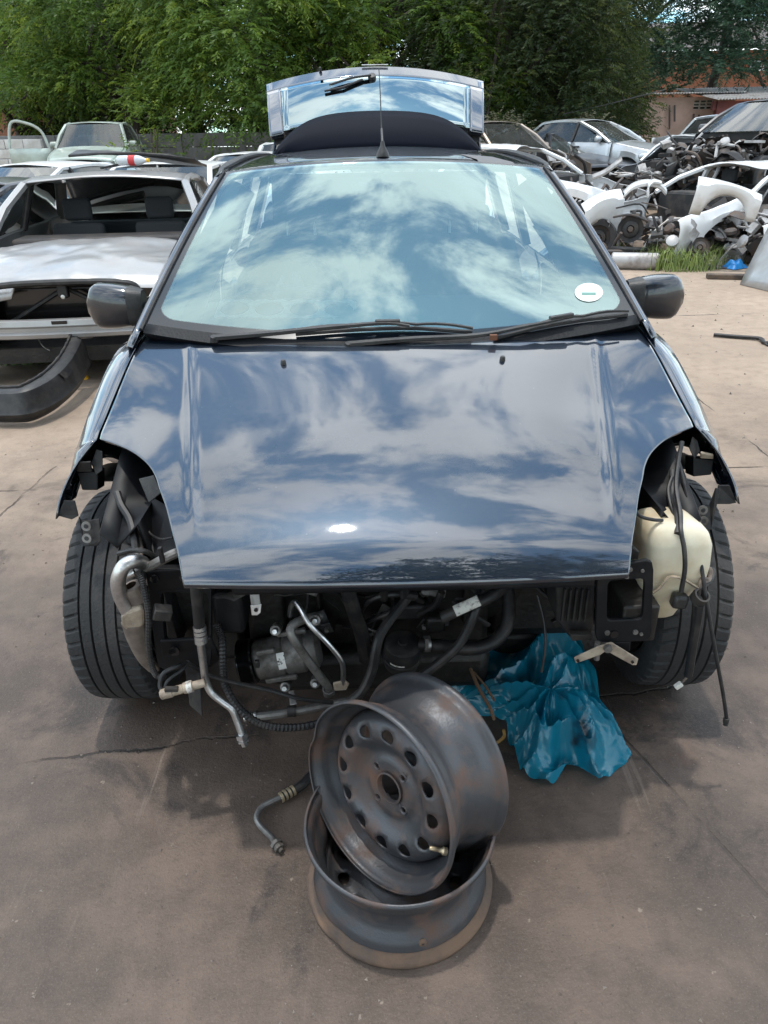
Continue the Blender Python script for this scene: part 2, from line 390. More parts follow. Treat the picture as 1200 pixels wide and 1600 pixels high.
for j in range(NT+1):
    t = j/NT; eu, ev = Ecurve(t); vc = vfine[min(int(round(t*(len(vfine)-1))), len(vfine)-1)]
    row = []
    for k in range(NS+1):
        s = -1+2*k/NS; u = s*eu; v = vc+(ev-vc)*abs(s)**2.2
        ur = .455+(v+.42)/.64*.12
        d = abs(u)-ur; fade = min(1, max(0, (v+.50)/.12))*min(1, max(0, (.27-v)/.06))
        z = bz(u, v)+fade*.0032*math.exp(-(d/.013)**2)
        row.append((u, v, z))
    rows.append(row)
last = rows[-1]
rows.append([(u*.998, v+.002, z-.010) for u, v, z in last]); rows.append([(u*.99, v+.016, z-.016) for u, v, z in last])
mbn = pm('bonnet_paint', (.009, .018, .038), .40, .7, coat=1, coat_ior=1.95)
t = mbn.node_tree; b = t.nodes['Principled BSDF']; tc = t.nodes['Texture Coordinate'] if 'Texture Coordinate' in t.nodes else t.nodes.new('ShaderNodeTexCoord')
def _n(sc, det, ty='ShaderNodeTexNoise'):
    n = t.nodes.new(ty); n.inputs['Scale'].default_value = sc
    if ty == 'ShaderNodeTexNoise': n.inputs['Detail'].default_value = det
    t.links.new(tc.outputs['Object'], n.inputs['Vector']); return n.outputs[0]
def _r(x, a, b_, c, d):
    n = t.nodes.new('ShaderNodeMapRange'); t.links.new(x, n.inputs[0])
    for i_, q_ in enumerate((a, b_, c, d)): n.inputs[i_+1].default_value = q_
    return n.outputs[0]
def _m(op, a, b_):
    n = t.nodes.new('ShaderNodeMath'); n.operation = op
    for i_, q_ in enumerate((a, b_)):
        if isinstance(q_, float): n.inputs[i_].default_value = q_
        else: t.links.new(q_, n.inputs[i_])
    return n.outputs[0]
dust_haze = _m('MULTIPLY', _r(_n(3.5, 8), .40, .72, 0.0, 1.0), _r(_n(60, 4), .35, .65, .3, 1.0))
chips = _r(_n(46, 0, 'ShaderNodeTexVoronoi'), .05, .075, 1.0, 0.0)
chips = _m('MULTIPLY', chips, _r(_n(7, 3), .55, .60, 0.0, 1.0))
mixn = t.nodes.new('ShaderNodeMix'); mixn.data_type = 'RGBA'; mixn.inputs[6].default_value = (.010, .019, .036, 1); mixn.inputs[7].default_value = (.13, .125, .12, 1)
t.links.new(_m('MAXIMUM', _m('MULTIPLY', dust_haze, .10), _m('MULTIPLY', chips, .6)), mixn.inputs[0]); t.links.new(mixn.outputs[2], b.inputs['Base Color'])
t.links.new(_r(dust_haze, 0.0, 1.0, .02, .09), b.inputs['Coat Roughness'])
bpx = t.nodes.new('ShaderNodeBump'); bpx.inputs['Strength'].default_value = .018; bpx.inputs['Distance'].default_value = .01
t.links.new(_n(9, 5), bpx.inputs['Height']); t.links.new(bpx.outputs[0], b.inputs['Coat Normal'])
bonnet = G().grid(rows).done('bonnet', mbn, car, auto=0, solid=.006)
bonnet['label'] = 'glossy dark blue bonnet reflecting clouds'
def on_bonnet(px, py):
    best = None
    for i in range(400):
        v = -.62+i*.0025; q = cp(px, py, v); e = abs(q.z-bz(q.x, v))
        if best is None or e < best[0]: best = (e, q)
    return best[1]
for px, py in ((443, 569), (785, 563)):
    q = on_bonnet(px, py)
    G().lathe([(.0, .013), (.004, .0125), (.007, .009), (.008, .0), (.009, -.004)], q, (0, -.25, 1), 14).done('washer_nozzle', M['black_plastic'], bonnet)
# badge recess and stone chips on the bonnet nose
# ---- windscreen
def wsp(s, t, off=0.0):
    b_ = Vector((.712*s, .165+.085*s*s, .972+.049*s*s)); t_ = Vector((.569*s, .975+.043*s*s, 1.437-.034*s*s))
    p = b_.lerp(t_, t); n = Vector((s*.35, -.48, .83)).normalized()
    return p+n*(.016*4*t*(1-t)*(1-.3*s*s)+off)
rows = []; att = []
for j in range(61):
    t = j/60
    rows.append([wsp(-1+2*k/90, t) for k in range(91)])
    for k in range(91):
        s = abs(-1+2*k/90); a = s-.962; bq = max(.062-t, t-.985)*1.0
        dx_ = max(s-.88, 0); dt = max(.14-t, t-.945, 0)
        dd = math.hypot(dx_*.70, dt*.86)-.060
        att.append(max(dd, bq*.8, a*.6))
ws = G().grid(rows).done('windscreen', M['ws'], car, auto=0)
at_ = ws.data.attributes.new('frit', 'FLOAT', 'POINT'); at_.data.foreach_set('value', att)
mw = M['ws']; t = mw.node_tree
outn = [n for n in t.nodes if n.type == 'OUTPUT_MATERIAL'][0]; src = outn.inputs[0].links[0].from_socket
an = t.nodes.new('ShaderNodeAttribute'); an.attribute_name = 'frit'
gt = t.nodes.new('ShaderNodeMapRange'); gt.inputs[1].default_value = -.002; gt.inputs[2].default_value = .002
t.links.new(an.outputs['Fac'], gt.inputs[0])
fr = t.nodes.new('ShaderNodeBsdfPrincipled'); fr.inputs['Base Color'].default_value = (.008, .012, .018, 1); fr.inputs['Roughness'].default_value = .18
fr.inputs['Coat Weight'].default_value = .2
mxs = t.nodes.new('ShaderNodeMixShader'); t.links.new(gt.outputs[0], mxs.inputs[0]); t.links.new(src, mxs.inputs[1]); t.links.new(fr.outputs[0], mxs.inputs[2])
t.links.new(mxs.outputs[0], outn.inputs[0])
def on_ws(px, py, off=0.0):
    best = None
    for (n_, s0, s1, t0, t1) in ((60, -1, 1, -.05, 1.05),):
        for i in range(n_+1):
            for j in range(n_+1):
                s, tt = s0+(s1-s0)*i/n_, t0+(t1-t0)*j/n_; q = proj(carw(wsp(s, tt, off)))
                e = (q[0]-px)**2+(q[1]-py)**2
                if best is None or e < best[0]: best = (e, s, tt)
    s, tt = best[1:]
    for _ in range(6):
        q = proj(carw(wsp(s, tt, off))); q1 = proj(carw(wsp(s+.01, tt, off))); q2 = proj(carw(wsp(s, tt+.01, off)))
        a, b_, c, d = (q1[0]-q[0])/.01, (q2[0]-q[0])/.01, (q1[1]-q[1])/.01, (q2[1]-q[1])/.01
        det = a*d-b_*c; ex, ey = px-q[0], py-q[1]
        s += (d*ex-b_*ey)/det; tt += (-c*ex+a*ey)/det
    return wsp(s, tt, off)
# licence disc inside the glass
q = [on_ws(920+22*math.cos(a*.2618), 457+14.5*math.sin(a*.2618), .0015) for a in range(24)]
dsc = G().prism(q, (0, -.0006, .0008)).done('licence_disc', pm('disc_paper', (.85, .88, .82), .6), ws, smooth=False)
for dy_, wd in ((2, 11),):
    q = [on_ws(920+sx_*wd, 457+dy_+sy_*2.2, .0028) for sx_, sy_ in ((-1, -1), (1, -1), (1, 1), (-1, 1))]
    G().prism(q, (0, -.0004, .0004)).done('print_line', pm('disc_ink', (.16, .30, .26), .7), dsc, smooth=False)
# ---- pillars, roof
for s in (-1, 1):
    P = [wsp(s, i/14) for i in range(15)]; rows = []
    for k, p in enumerate(P):
        o = s
        rows.append([p+Vector((o*.002, .0, .003)), p+Vector((o*.020, .012, .006)), p+Vector((o*.036, .045, -.004)), p+Vector((o*.044, .10, -.02)), p+Vector((o*.030, .115, -.03))])
    rows.insert(0, [Vector(q)+(P[0]-P[1])*1.2 for q in rows[0]])
    G().grid(rows).done('windscreen_pillar', M['navy'], car, solid=.004)
    rows = [[p-Vector((o_*.012*s, -.008, .006)) for o_ in (0, 1.2)] for p in P]
    G().tube([wsp(s*1.0, .0+i/14, .003) for i in range(15)], .006, 6).done('windscreen_seal', M['rubber'], car)
    # pale trim inside
    rows = [[wsp(s*.985, tt, -.03)+Vector((0, .0, 0)), wsp(s*.93, tt, -.055), wsp(s*.90, tt, -.10)+Vector((s*.0, .06, 0)), wsp(s*.98, tt, -.11)+Vector((0, .12, 0))] for tt in [i/10 for i in range(11)]]
    G().grid(rows).done('pillar_trim', M['int_pale'], car)
def roofz(u, v):
    t = (v-.975)/1.8
    return 1.437+.042*math.sin(min(max(t, 0), 1)*math.pi*.62)-.02*max(t-.6, 0)-.105*u*u
rows = []
for j in range(41):
    t = j/40; row = []
    for k in range(49):
        s = -1+2*k/48; hw = .569+.028*math.sin(t*math.pi); u = s*hw
        v0 = .985+.043*s*s; v = v0+(2.80-.06*s*s-v0)*t
        z = roofz(u, v)
        if j < 3: z -= (.012, .004, .001)[j]
        row.append((u, v, z))
    rows.append(row)
roof = G().grid(rows).done('roof', M['navy'], car, auto=0, solid=.006)
for s in (-1, 1):
    pts = [(s*(.585+.028*math.sin(i/20*math.pi)), 1.0+i*.09, roofz(.575, 1.0+i*.09)+.006-(.016 if i in (0, 20) else 0)) for i in range(21)]
    G().tube(pts, lambda t: .006+.012*min(1, t*6, (1-t)*6), 8, flat=.6).done('roof_rail', M['black_plastic'], car)
    rows = []
    for i in range(21):
        v = .99+i*.09; hw = .569+.028*math.sin(i/20*math.pi); z = roofz(hw, v)
        rows.append([(s*(hw+.004), v, z+.001), (s*(hw+.030), v, z-.012), (s*(hw+.055), v+.01, z-.045), (s*(hw+.045), v+.01, z-.06)])
    G().grid(rows).done('roof_side_frame', M['navy'], car, solid=.003)
# grey tape across the front of the roof
rows = [[(.335+.13*k/6-.03*(j/8), 1.005+.36*j/8, roofz(.335+.13*k/6, 1.005+.36*j/8)+.003-(.008 if j == 0 else 0)) for k in range(7)] for j in range(9)]
G().grid(rows).done('tape_strip', pm('grey_tape', (.13, .125, .125), .6, bump=.2, bscale=25), roof)
# aerial
b0 = cp(598, 243, 1.10); b0.z = roofz(b0.x, 1.10)+.004
b1 = cp(592, 107, 1.36)
an_ = G().lathe([(.0, .050), (.006, .048), (.010, .030), (.020, .012), (.024, 0), (.024, -.006)], b0, (0, .15, 1), 16).done('aerial', M['black_plastic'], roof)
m_ = b0.lerp(b1, .3); G().tube([b0+Vector((0, 0, .03)), m_], .0045, 8).done('aerial_stem', M['black_plastic'], an_)
G().tube([m_, b0.lerp(b1, .7)+Vector((.001, 0, 0)), b1], [.0026, .0022, .0018], 6).done('aerial_rod', M['dark_metal'], an_)
# ---- fenders, doors, quarters
def arch(v, c, ra, zc=.305, sill=.19):
    d = abs(v-c); return zc+math.sqrt(ra*ra-d*d) if d < ra*.985 else sill
def topedge(v):
    # outer line beside bonnet, then belt line along the doors
    if v < .325:
        x = [(p[1], p[0]) for p in Epts if p[1] >= -.14][::-1]
        u = float(np.interp(v, [a for a, _ in x], [b_ for _, b_ in x]))+.010
        return u, bz(u-.010, v)-.004
    return float(np.interp(v, [.325, .6, 1.5, 2.6, 3.4], [.716, .752, .765, .755, .70])), float(np.interp(v, [.325, .45, 1.0, 2.0, 3.4], [bz(.704, .325)-.004, .99, .99, 1.01, 1.04]))
def section(v, zb):
    tu, tz = topedge(v); wmax = float(np.interp(v, [-.23, 0, .5, 1.5, 2.5, 3.1, 3.5], [.849, .868, .860, .862, .868, .845, .78]))
    pts = [(tu, tz), (tu+.022, tz-.006), (tu+(wmax-tu)*.55, tz-.035), (wmax-.022, tz-.10), (wmax-.008, tz-.17), (wmax, .66), (wmax-.002, .52), (wmax-.022, .30)]
    out = []
    for k, (u, z) in enumerate(pts):
        z = min(z, tz-.004*k) if k else z
        if z < zb: z = zb+.0005*(8-k)
        out.append((u, v, z))
    out.append((wmax-.004 if zb > .3 else wmax-.035, v, zb)); out.append(((wmax-.03 if zb > .3 else wmax-.06), v, zb+.004))
    return out
def sidepanel(name, v0, v1, n, s, mat=M['navy']):
    rows = []
    for i in range(n+1):
        v = v0+(v1-v0)*i/n; zb = max(arch(v, 0, .40), arch(v, 2.49, .37, sill=.19))
        rows.append([(s*u, vv, z) for u, vv, z in section(v, zb)])
    return rows
for s in (-1, 1):
    rows = sidepanel('fender', -.135, .44, 46, s)
    # front opening edge, raked forward to the tip
    front = cr([(.745, -.142, .843), (.772, -.155, .815), (.800, -.172, .785), (.825, -.190, .745), (.843, -.208, .705), (.850, -.226, .668)], 4)
    n = len(rows[0])
    fr_ = []
    for k in range(n):
        x = k/(n-1)*(len(front)-1); i = min(int(x), len(front)-2); q = front[i].lerp(front[i+1], x-i); fr_.append((s*q.x, q.y, q.z))
    mid = [tuple((Vector(a)*.5+Vector(b_)*.5)+Vector((s*.004, 0, .002))) for a, b_ in zip(fr_, rows[0])]
    fe = G().grid([fr_, mid]+rows).done('fender', M['navy'], car, solid=.005)
    fe['label'] = 'front fender ending in a bare pointed edge'
    sd_ = [('front_door', .447, 1.45), ('rear_door', 1.457, 2.16), ('rear_quarter', 2.167, 3.42)]
    for nm, a, b_ in sd_:
        d_ = G().grid(sidepanel(nm, a, b_, 24, s)).done(nm, M['navy'], car, solid=.008)
        if 'door' in nm:
            hx = b_-.16
            G().tube([(s*.862, hx-.09, .885), (s*.885, hx-.06, .89), (s*.885, hx+.06, .89), (s*.862, hx+.09, .885)], .011, 6).done('handle', M['black_plastic'], d_)
    # side glass and pillars
    def gl(v, t):
        tu, tz = topedge(v); hw = .569+.028*math.sin(min(max((v-.99)/1.8, 0), 1)*math.pi)
        return Vector((s*(tu+(hw+.050-tu)*t), v, tz+(roofz(hw, max(v, 1.0))-.05-tz)*t))
    # side windows: rows along the belt; the front one runs out into the pillar
    rows = []
    for i in range(13):
        v = .50+i*.075; tmax = min(1, max(.03, (v-.34)/.78)); rows.append([gl(v, tmax*k/4) for k in range(5)])
    G().grid(rows).done('front_door_glass', M['car_glass'], car)
    for nm, a, b_ in (('rear_door_glass', 1.48, 2.13), ('quarter_glass', 2.22, 2.72)):
        G().grid([[gl(a+(b_-a)*i/6, k/4) for k in range(5)] for i in range(7)]).done(nm, M['car_glass'], car)
    for a, b_ in ((1.40, 1.49), (2.12, 2.23), (2.70, 2.86)):
        G().grid([[gl(v, k/4)+Vector((s*.004, 0, 0)) for k in range(5)] for v in (a, b_)]).done('door_pillar', M['black_gloss'], car, solid=.02)
    # tail lamp
    G().grid([[(s*(.77-.03*i), 3.40+.02*i, 1.02-.3*k/4) for k in range(5)] for i in range(4)]).done('tail_lamp', M['red_lamp'], car, solid=.01)
# rear bumper and floor
G().grid([[(u, 3.46-.35*(u/.8)**4, z) for u in [-.8+.1*k for k in range(17)]] for z in (.25, .4, .6, .66)]).done('rear_bumper', M['navy'], car, solid=.02)
G().box((0, 1.9, .24), (1.5, 3.0, .06)).done('floor_pan', M['grime'], car)
# ---- open tailgate (outer skin faces up and forward)
def tg(s, t, off=0):
    w_ = .60+.075*t if t > .12 else .56+.04*t/.12
    u = s*w_; v = 2.80+.60*t-.05*s*s*(1-t); z = 1.445+.47*t**1.06-(.06+.13*t)*u*u-.03*s*s*(1-t)
    return Vector((u, v, z))+Vector((0, -.62, .78))*(off+.035*math.sin(math.pi*min(t, 1)))
def tgrid(s0, s1, t0, t1, n=28, m=10, off=0, fn=None):
    return [[tg((s0+(s1-s0)*k/n), t0+(t1-t0)*j/m, off) for k in range(n+1)] for j in range(m+1)]
tail = G().grid(tgrid(-1, 1, .865, 1.0, 30, 5)+[[tg(-1+2*k/30, 1.0, -.02) for k in range(31)]]).done('tailgate', M['navy'], car, solid=.03)
tail['label'] = 'raised tailgate seen from the front'
for s in (-1, 1): G().grid(tgrid(s*.872, s*1.0, .30, .863, 6, 12)).done('tailgate_frame', M['navy'], tail, solid=.03)
G().grid(tgrid(-.868, .868, .32, .862, 28, 10, .002)).done('rear_glass', M['rear_glass'], tail, solid=.004)
G().grid(tgrid(-.97, .97, .26, .99, 28, 6, -.045)).done('tailgate_lining', M['black_plastic'], tail)
# spoiler at the hinge end: a dark arched blade
rows = []
for j in range(6):
    f = j/5; row = []
    for k in range(37):
        s = -1+2*k/36; c = tg(s*.93, .40-.0*s*s, .0); e = Vector((s*.60, 2.80, 1.455-.04*s*s))
        arcz = (1-abs(s)**5)
        top = e+(c-e)*1.0; top.z = e.z+(c.z-e.z)*(.10+.90*arcz); top.y = e.y+(c.y-e.y)*(.1+.9*arcz)-.05
        p = e.lerp(top, f); p.y -= .03*math.sin(f*math.pi); row.append(p)
    rows.append(row)
spo = G().grid(rows).done('spoiler', pm('spoiler_black', (.004, .006, .012), .6, spec=.08), tail, solid=.015)
G().tube([rows[-1][k]+Vector((0, -.004, .004)) for k in range(37)], .007, 6).done('spoiler_lip', M['alu'], spo)
wb = [tg(-.04, .83, .02), tg(-.22, .80, .022), tg(-.42, .74, .02)]
rw = G().tube(cr(wb), .014, 6, flat=.5).done('rear_wiper', M['black_plastic'], tail)
G().tube([tg(-.12, .79, .014), tg(-.30, .70, .014), tg(-.47, .68, .014)], .010, 6, flat=.6).done('wiper_blade', M['rubber'], rw)
G().lathe([(.0, .02), (.022, .016), (.026, 0)], tg(-.03, .83, .005), (0, -.6, .8), 14).done('wiper_pivot', M['black_plastic'], rw)
G().tube([tg(-.12, 1.0, .012), tg(.12, 1.0, .012)], .007, 8, flat=.5).done('handle_trim', M['alu'], tail)
G().lathe([(.0, .022), (.008, .018), (.010, 0)], tg(-.50, 1.0, .005), (0, -.3, 1), 10).done('rubber_stop', M['rubber'], tail)
for s in (-1, 1):
    G().tube([(s*.62, 2.78, 1.30), tg(s*.92, .55, -.06)], .011, 6).done('gas_strut', M['black_gloss'], car)
# ---- cowl and wipers
ss_ = [-.985+1.97*k/40 for k in range(41)]
rows = [[Vector((s*.70, .150+.145*s*s, .968+.0*s*s)) for s in ss_], [wsp(s, -.012, .004) for s in ss_], [wsp(s, .030, .006) for s in ss_], [wsp(s, .033, .001) for s in ss_]]
G().grid(rows).done('cowl_panel', pm('cowl_black', (.007, .008, .010), .55, spec=.25, bump=.2, bscale=120), car, solid=.006)
def wiper(arm, blade, pivot):
    a = [on_ws(x, y, o) for x, y, o in arm]
    o = G().tube(cr(a, 5), lambda t: .013-.007*t, 6, flat=.7).done('wiper_arm', M['black_plastic'], car)
    bl = [on_ws(x, y, k) for x, y, k in blade]
    G().tube(cr(bl, 6), .006, 6).done('wiper_blade', M['rubber'], o)
    up = cr([p+Vector((0, -.006, .012)) for p in bl], 6)
    n = len(up)
    for i in range(0, n-6, 6):
        seg = up[i:i+7]
        G().tube([q+Vector((0, -.004, .006))*math.sin(math.pi*k/6) for k, q in enumerate(seg)], .0045, 5).done('blade_bow', M['black_plastic'], o)
    c = len(up)//2; d = (up[c+2]-up[c-2]).normalized()
    G().box(up[c]+Vector((0, -.004, .008)), (.07, .018, .014), d.to_track_quat('X', 'Z').to_matrix()).done('blade_clip', M['black_plastic'], o, bevel=.003)
    G().lathe([(0, .016), (.010, .014), (.013, .0)], a[0]-Vector((0, 0, .008)), (0, -.3, 1), 12).done('pivot_cap', M['black_plastic'], o)
wiper([(335, 528, .012), (420, 521, .02), (520, 511, .03), (600, 505, .034), (640, 509, .032)], [(462, 522, .010), (560, 515, .010), (650, 513, .010), (738, 519, .010)], 0)
wiper([(545, 538, .012), (640, 530, .02), (745, 524, .026), (820, 510, .032), (880, 498, .032)], [(772, 529, .010), (840, 512, .010), (910, 500, .010), (980, 492, .010)], 0)
G().box(on_ws(771, 527, .03), (.02, .014, .014)).done('wiper_bolt', pm('rusty_bolt', (.16, .07, .04), .9), car)
# ---- mirrors
for s, X0, X1, Yt, Yb in ((-1, 228, 143, 440, 502), (1, 975, 1061, 422, 492)):
    c0 = cp(X0, (Yt+Yb)/2+6, .50); c1 = cp(X1, (Yt+Yb)/2+2, .52)
    rows = []; n = 20
    for i in range(13):
        f = i/12; c = c0.lerp(c1, f)
        hh = .060*(.80+.26*math.sin(math.pi*min(1, f*1.0)*.75)) if f < .8 else .060*(.80+.26*math.sin(math.pi*.6))*math.sqrt(max(0, 1-((f-.8)/.2)**2*.92))
        dd = .055*math.sqrt(max(.05, 1-((f-.5)/.62)**2))
        row = []
        for k in range(n):
            a = 2*math.pi*k/n; ca, sa = math.cos(a), math.sin(a); e = .62
            y_ = dd*math.copysign(abs(ca)**e, ca); z_ = hh*math.copysign(abs(sa)**e, sa)
            row.append(c+Vector((0, y_-.01, z_-(.012*f if sa < 0 else 0))))
        rows.append(row)
    gm = G().grid(rows, True); o_ = len(gm.V)
    gm.F += [tuple(range(n))[::-1], tuple(range(o_-n, o_))]
    mi = gm.done('door_mirror', M['navy_dusty'], car, auto=50); mi['label'] = 'dark blue door mirror seen from the front'
    gb = G(); rb = [[p+(p-c0.lerp(c1, i/12))*.03 for p in rows[i]] for i in (0, 1, 2, 3)]
    gb.grid(rb, True).done('mirror_collar', M['black_plastic'], mi, auto=50)
    ft = c0+Vector((-s*.05, .03, -.05))
    G().tube(cr([c0+Vector((s*.012, .0, -.018)), c0+Vector((-s*.03, .02, -.045)), ft], 4), [.034]*8+[.03], 10).done('mirror_foot', M['black_plastic'], mi)
    G().grid([[c0.lerp(c1, .12+.8*i/4)+Vector((0, .045, -.045+.09*k/4)) for k in range(5)] for i in range(5)]).done('mirror_glass', M['lamp'], mi)
# ---- cabin
rows = []
for j in range(9):
    t = j/8; rows.append([(u, .26+.08*(u/.66)**2+.48*t, .968+.09*t-.03*(u/.66)**4-.12*max(0, t-.80)/.20) for u in [-.66+.11*k for k in range(13)]])
rows.append([(p[0], p[1]+.02, p[2]-.28) for p in rows[-1]])
dash = G().grid(rows).done('dashboard', pm('dash', (.16, .20, .20), .8, bump=.2, bscale=150), car)
# instrument hood on the image-left (driver) side
G().grid([[(-.36+.19*math.cos(a), .73+.12*t, 1.0+.05*math.sin(a)*(1-.25*t)) for a in [math.pi*k/12 for k in range(13)]] for t in (0, .3, .7, 1)]).done('instrument_hood', M['interior'], dash, solid=.01)
stw = G(); c = Vector((-.36, .95, .98)); axw = Vector((0, .86, .5)).normalized()
a0 = Vector((1, 0, 0)); b0_ = axw.cross(a0)
stw.tube([c+.185*(math.cos(2*math.pi*k/40)*a0+math.sin(2*math.pi*k/40)*b0_) for k in range(41)], .016, 8, cap=False)
sw = stw.done('steering_wheel', pm('wheel_grey', (.10, .11, .11), .6), car)
for a in (.2, math.pi-.2, -math.pi/2):
    G().tube([c, c+.18*(math.cos(a)*a0+math.sin(a)*b0_)], .02, 6, flat=.5).done('spoke', M['interior'], sw)
G().lathe([(0, -.03), (.05, -.028), (.065, 0), (.04, .10)], c, axw, 20).done('wheel_hub', M['interior'], sw)
for s in (-1, 1):
    st = G()
    rows = []
    for j in range(11):
        t = j/10; hw = .24*(1-.25*max(0, t-.6)/.4); row = []
        for k in range(13):
            x = -1+2*k/12; row.append((s*.36+x*hw, 1.32+.28*t-.05*abs(x)**3, .55+.58*t))
        rows.append(row)
    seat = st.grid(rows).done('front_seat', M['seat'], car, solid=.10, off=1)
    G().box((s*.36, 1.30, .50), (.48, .5, .14)).done('seat_cushion', M['seat'], seat, bevel=.04)
    G().box((s*.36, 1.66, 1.17), (.24, .09, .15)).done('headrest', M['seat'], seat, bevel=.03)
    for e in (-.06, .06): G().tube([(s*.36+e, 1.61, 1.08), (s*.36+e, 1.62, 1.18)], .006, 6).done('headrest_post', M['alu'], seat)
G().box((0, 2.25, .84), (1.25, .14, .60)).done('rear_seat', M['seat'], car, bevel=.04)
G().box((0, 2.42, 1.10), (1.16, .03, .52), Matrix.Rotation(-.3, 3, 'X')).done('added_blackout', M['seat'], car, bevel=.008)  # dark panel added to shut out light from the open tailgate
G().box((0, 2.9, .62), (1.2, .04, .6)).done('boot_end', M['interior'], car)
rows = [[(u, .99+.03*j*1.9, roofz(u, .99+.057*j)-.03) for u in [-.56+.07*k for k in range(17)]] for j in range(30)]
G().grid(rows).done('headlining', M['lining'], car)
im = G().box(on_ws(602, 300, -.09), (.22, .03, .065)).done('interior_mirror', M['black_plastic'], car, bevel=.015)
G().tube([on_ws(602, 285, -.008), on_ws(602, 300, -.07)], .010, 8).done('mirror_stalk', M['black_plastic'], im)
# ---- head gasket lying on the dashboard
gz = .984
def dashp(px, py): 
    best = None
    for i in range(200):
        v = .25+i*.003; q = cp(px, py, v)
        if best is None or abs(q.z-gz) < best[0]: best = (abs(q.z-gz), q)
    return carw(best[1])
gA, gB, gC = carw(cp(334, 500, .45)), carw(cp(556, 502, .45)), carw(cp(352, 470, .59))
ex = (gB-gA).normalized(); ey = (gC-gA); ey = (ey-ex*ey.dot(ex)); Wg = ey.length; ey.normalize(); Lg = (gB-gA).length
gs = G()
for k in range(4):
    cxx = gA+ex*(Lg*(k+.5)/4)+ey*Wg*.5; o_, i_ = [], []
    for a in range(32):
        an2 = 2*math.pi*(a+.5)/32; ca, sa = math.cos(an2), math.sin(an2); m = max(abs(ca)/(Lg/8), abs(sa)/(Wg/2))
        wob_ = 1-.06*(abs(sa) > .7)*(1+math.sin(an2*9))
        o_.append(cxx+ex*ca/m+ey*sa/m*wob_); i_.append(cxx+ex*ca*Lg*.104+ey*sa*Wg*.37)
    gs.ring([p+Vector((0, 0, .004)) for p in o_], [p+Vector((0, 0, .004)) for p in i_], (0, 0, .003))
hg = gs.done('head_gasket', pm('gasket_metal', (.92, .94, .86), .5, 0, col2=(.7, .72, .66), nscale=40), None, auto=30)
tag(hg, 'pale cylinder head gasket with four round holes lying behind the windscreen', 'gasket')

# ---- wheels of the car
def tyre_grid(Rr=.307, W=.205, n=300, sipes=True):
    prof = [(-.36, .20), (-.44, .215), (-.50, .245), (-.495, .272), (-.46, .293), (-.42, .302), (-.36, .305), (-.30, .306)]
    tread = []
    for x in (-.245, -.235, -.225, -.215, -.10, -.09, -.078, -.068, .068, .078, .09, .10, .215, .225, .235, .245):
        deep = x in (-.235, -.225, -.09, -.078, .078, .09, .225, .235)
        tread.append((x, Rr-(.008 if deep else 0)))
    P = prof+tread+[(-a, b_) for a, b_ in prof[::-1]]
    rows = []
    for k in range(n):
        a = 2*math.pi*k/n; row = []
        for x, r in P:
            rr = r
            if sipes and abs(x) > .26 and r > .29 and k % 6 == 0: rr -= .006
            if sipes and .10 < abs(x) < .215 and k % 12 == 3: rr -= .004
            sl = .035*(abs(x)-.3)*6*(1 if x > 0 else 1)
            row.append((x*W, rr*math.cos(a+sl), rr*math.sin(a+sl)))
        rows.append(row)
    rows.append(rows[0]); return rows
tg_ = tyre_grid(); tyre_mesh = None
wheels = []
for i, (u, v, st) in enumerate(((-.768, 0, 1.5), (.778, 0, 1.5), (-.75, 2.49, 0), (.75, 2.49, 0))):
    e = empty('wheel', (u, v, .307), -R(st)); e.parent = car
    if tyre_mesh is None:
        ty = G().grid(tg_).done('tyre', M['tyre'], e, auto=25); tyre_mesh = ty.data
        rim = G().lathe([(.205, -.09), (.198, -.085), (.185, -.06), (.165, -.02), (.165, .04), (.185, .06), (.198, .085), (.206, .09)], (0, 0, 0), (1, 0, 0), 40).done('rim', M['dark_metal'], e, solid=.004)
        hub = G().lathe([(0, .05), (.05, .05), (.07, .03), (.14, .02), (.165, .0)], (0, 0, 0), (1, 0, 0), 32).done('wheel_disc', M['dark_metal'], e, solid=.004)
        rm, hm = rim.data, hub.data
    else:
        for nm, me in (('tyre', tyre_mesh), ('rim', rm), ('wheel_disc', hm)):
            o = bpy.data.objects.new(nm, me); COL.objects.link(o); o.parent = e
# ---- front structure
def P3(*a): return cp(*a)
def tube_px(name, pts, r, mat, parent=car, n=8, k=6, flat=None):
    return G().tube(cr([cp(*p) for p in pts], k), r, n, flat=flat).done(name, mat, parent)
def plate_px(name, pts, thick, mat, parent=car, bevel=.003, smooth=False):
    P = [cp(*p) for p in pts]
    nrm = Vector((0, 0, 0))
    for i in range(len(P)): nrm += P[i].cross(P[(i+1) % len(P)])
    nrm.normalize()
    if nrm.y < 0: nrm = -nrm
    return G().prism(P, nrm*thick).done(name, mat, parent, smooth=smooth, bevel=bevel)
def corrug(name, pts, r, mat, parent=car):                     # split corrugated conduit
    path = cr([cp(*p) for p in pts], 14)
    return G().tube(path, [r*(1 if i % 2 else .82) for i in range(len(path))], 8).done(name, mat, parent, auto=20)
G().grid([[(u, .22, z) for u in (-.72, 0, .72)] for z in (.2, .6, .94)]).done('bulkhead', M['grime'], car)
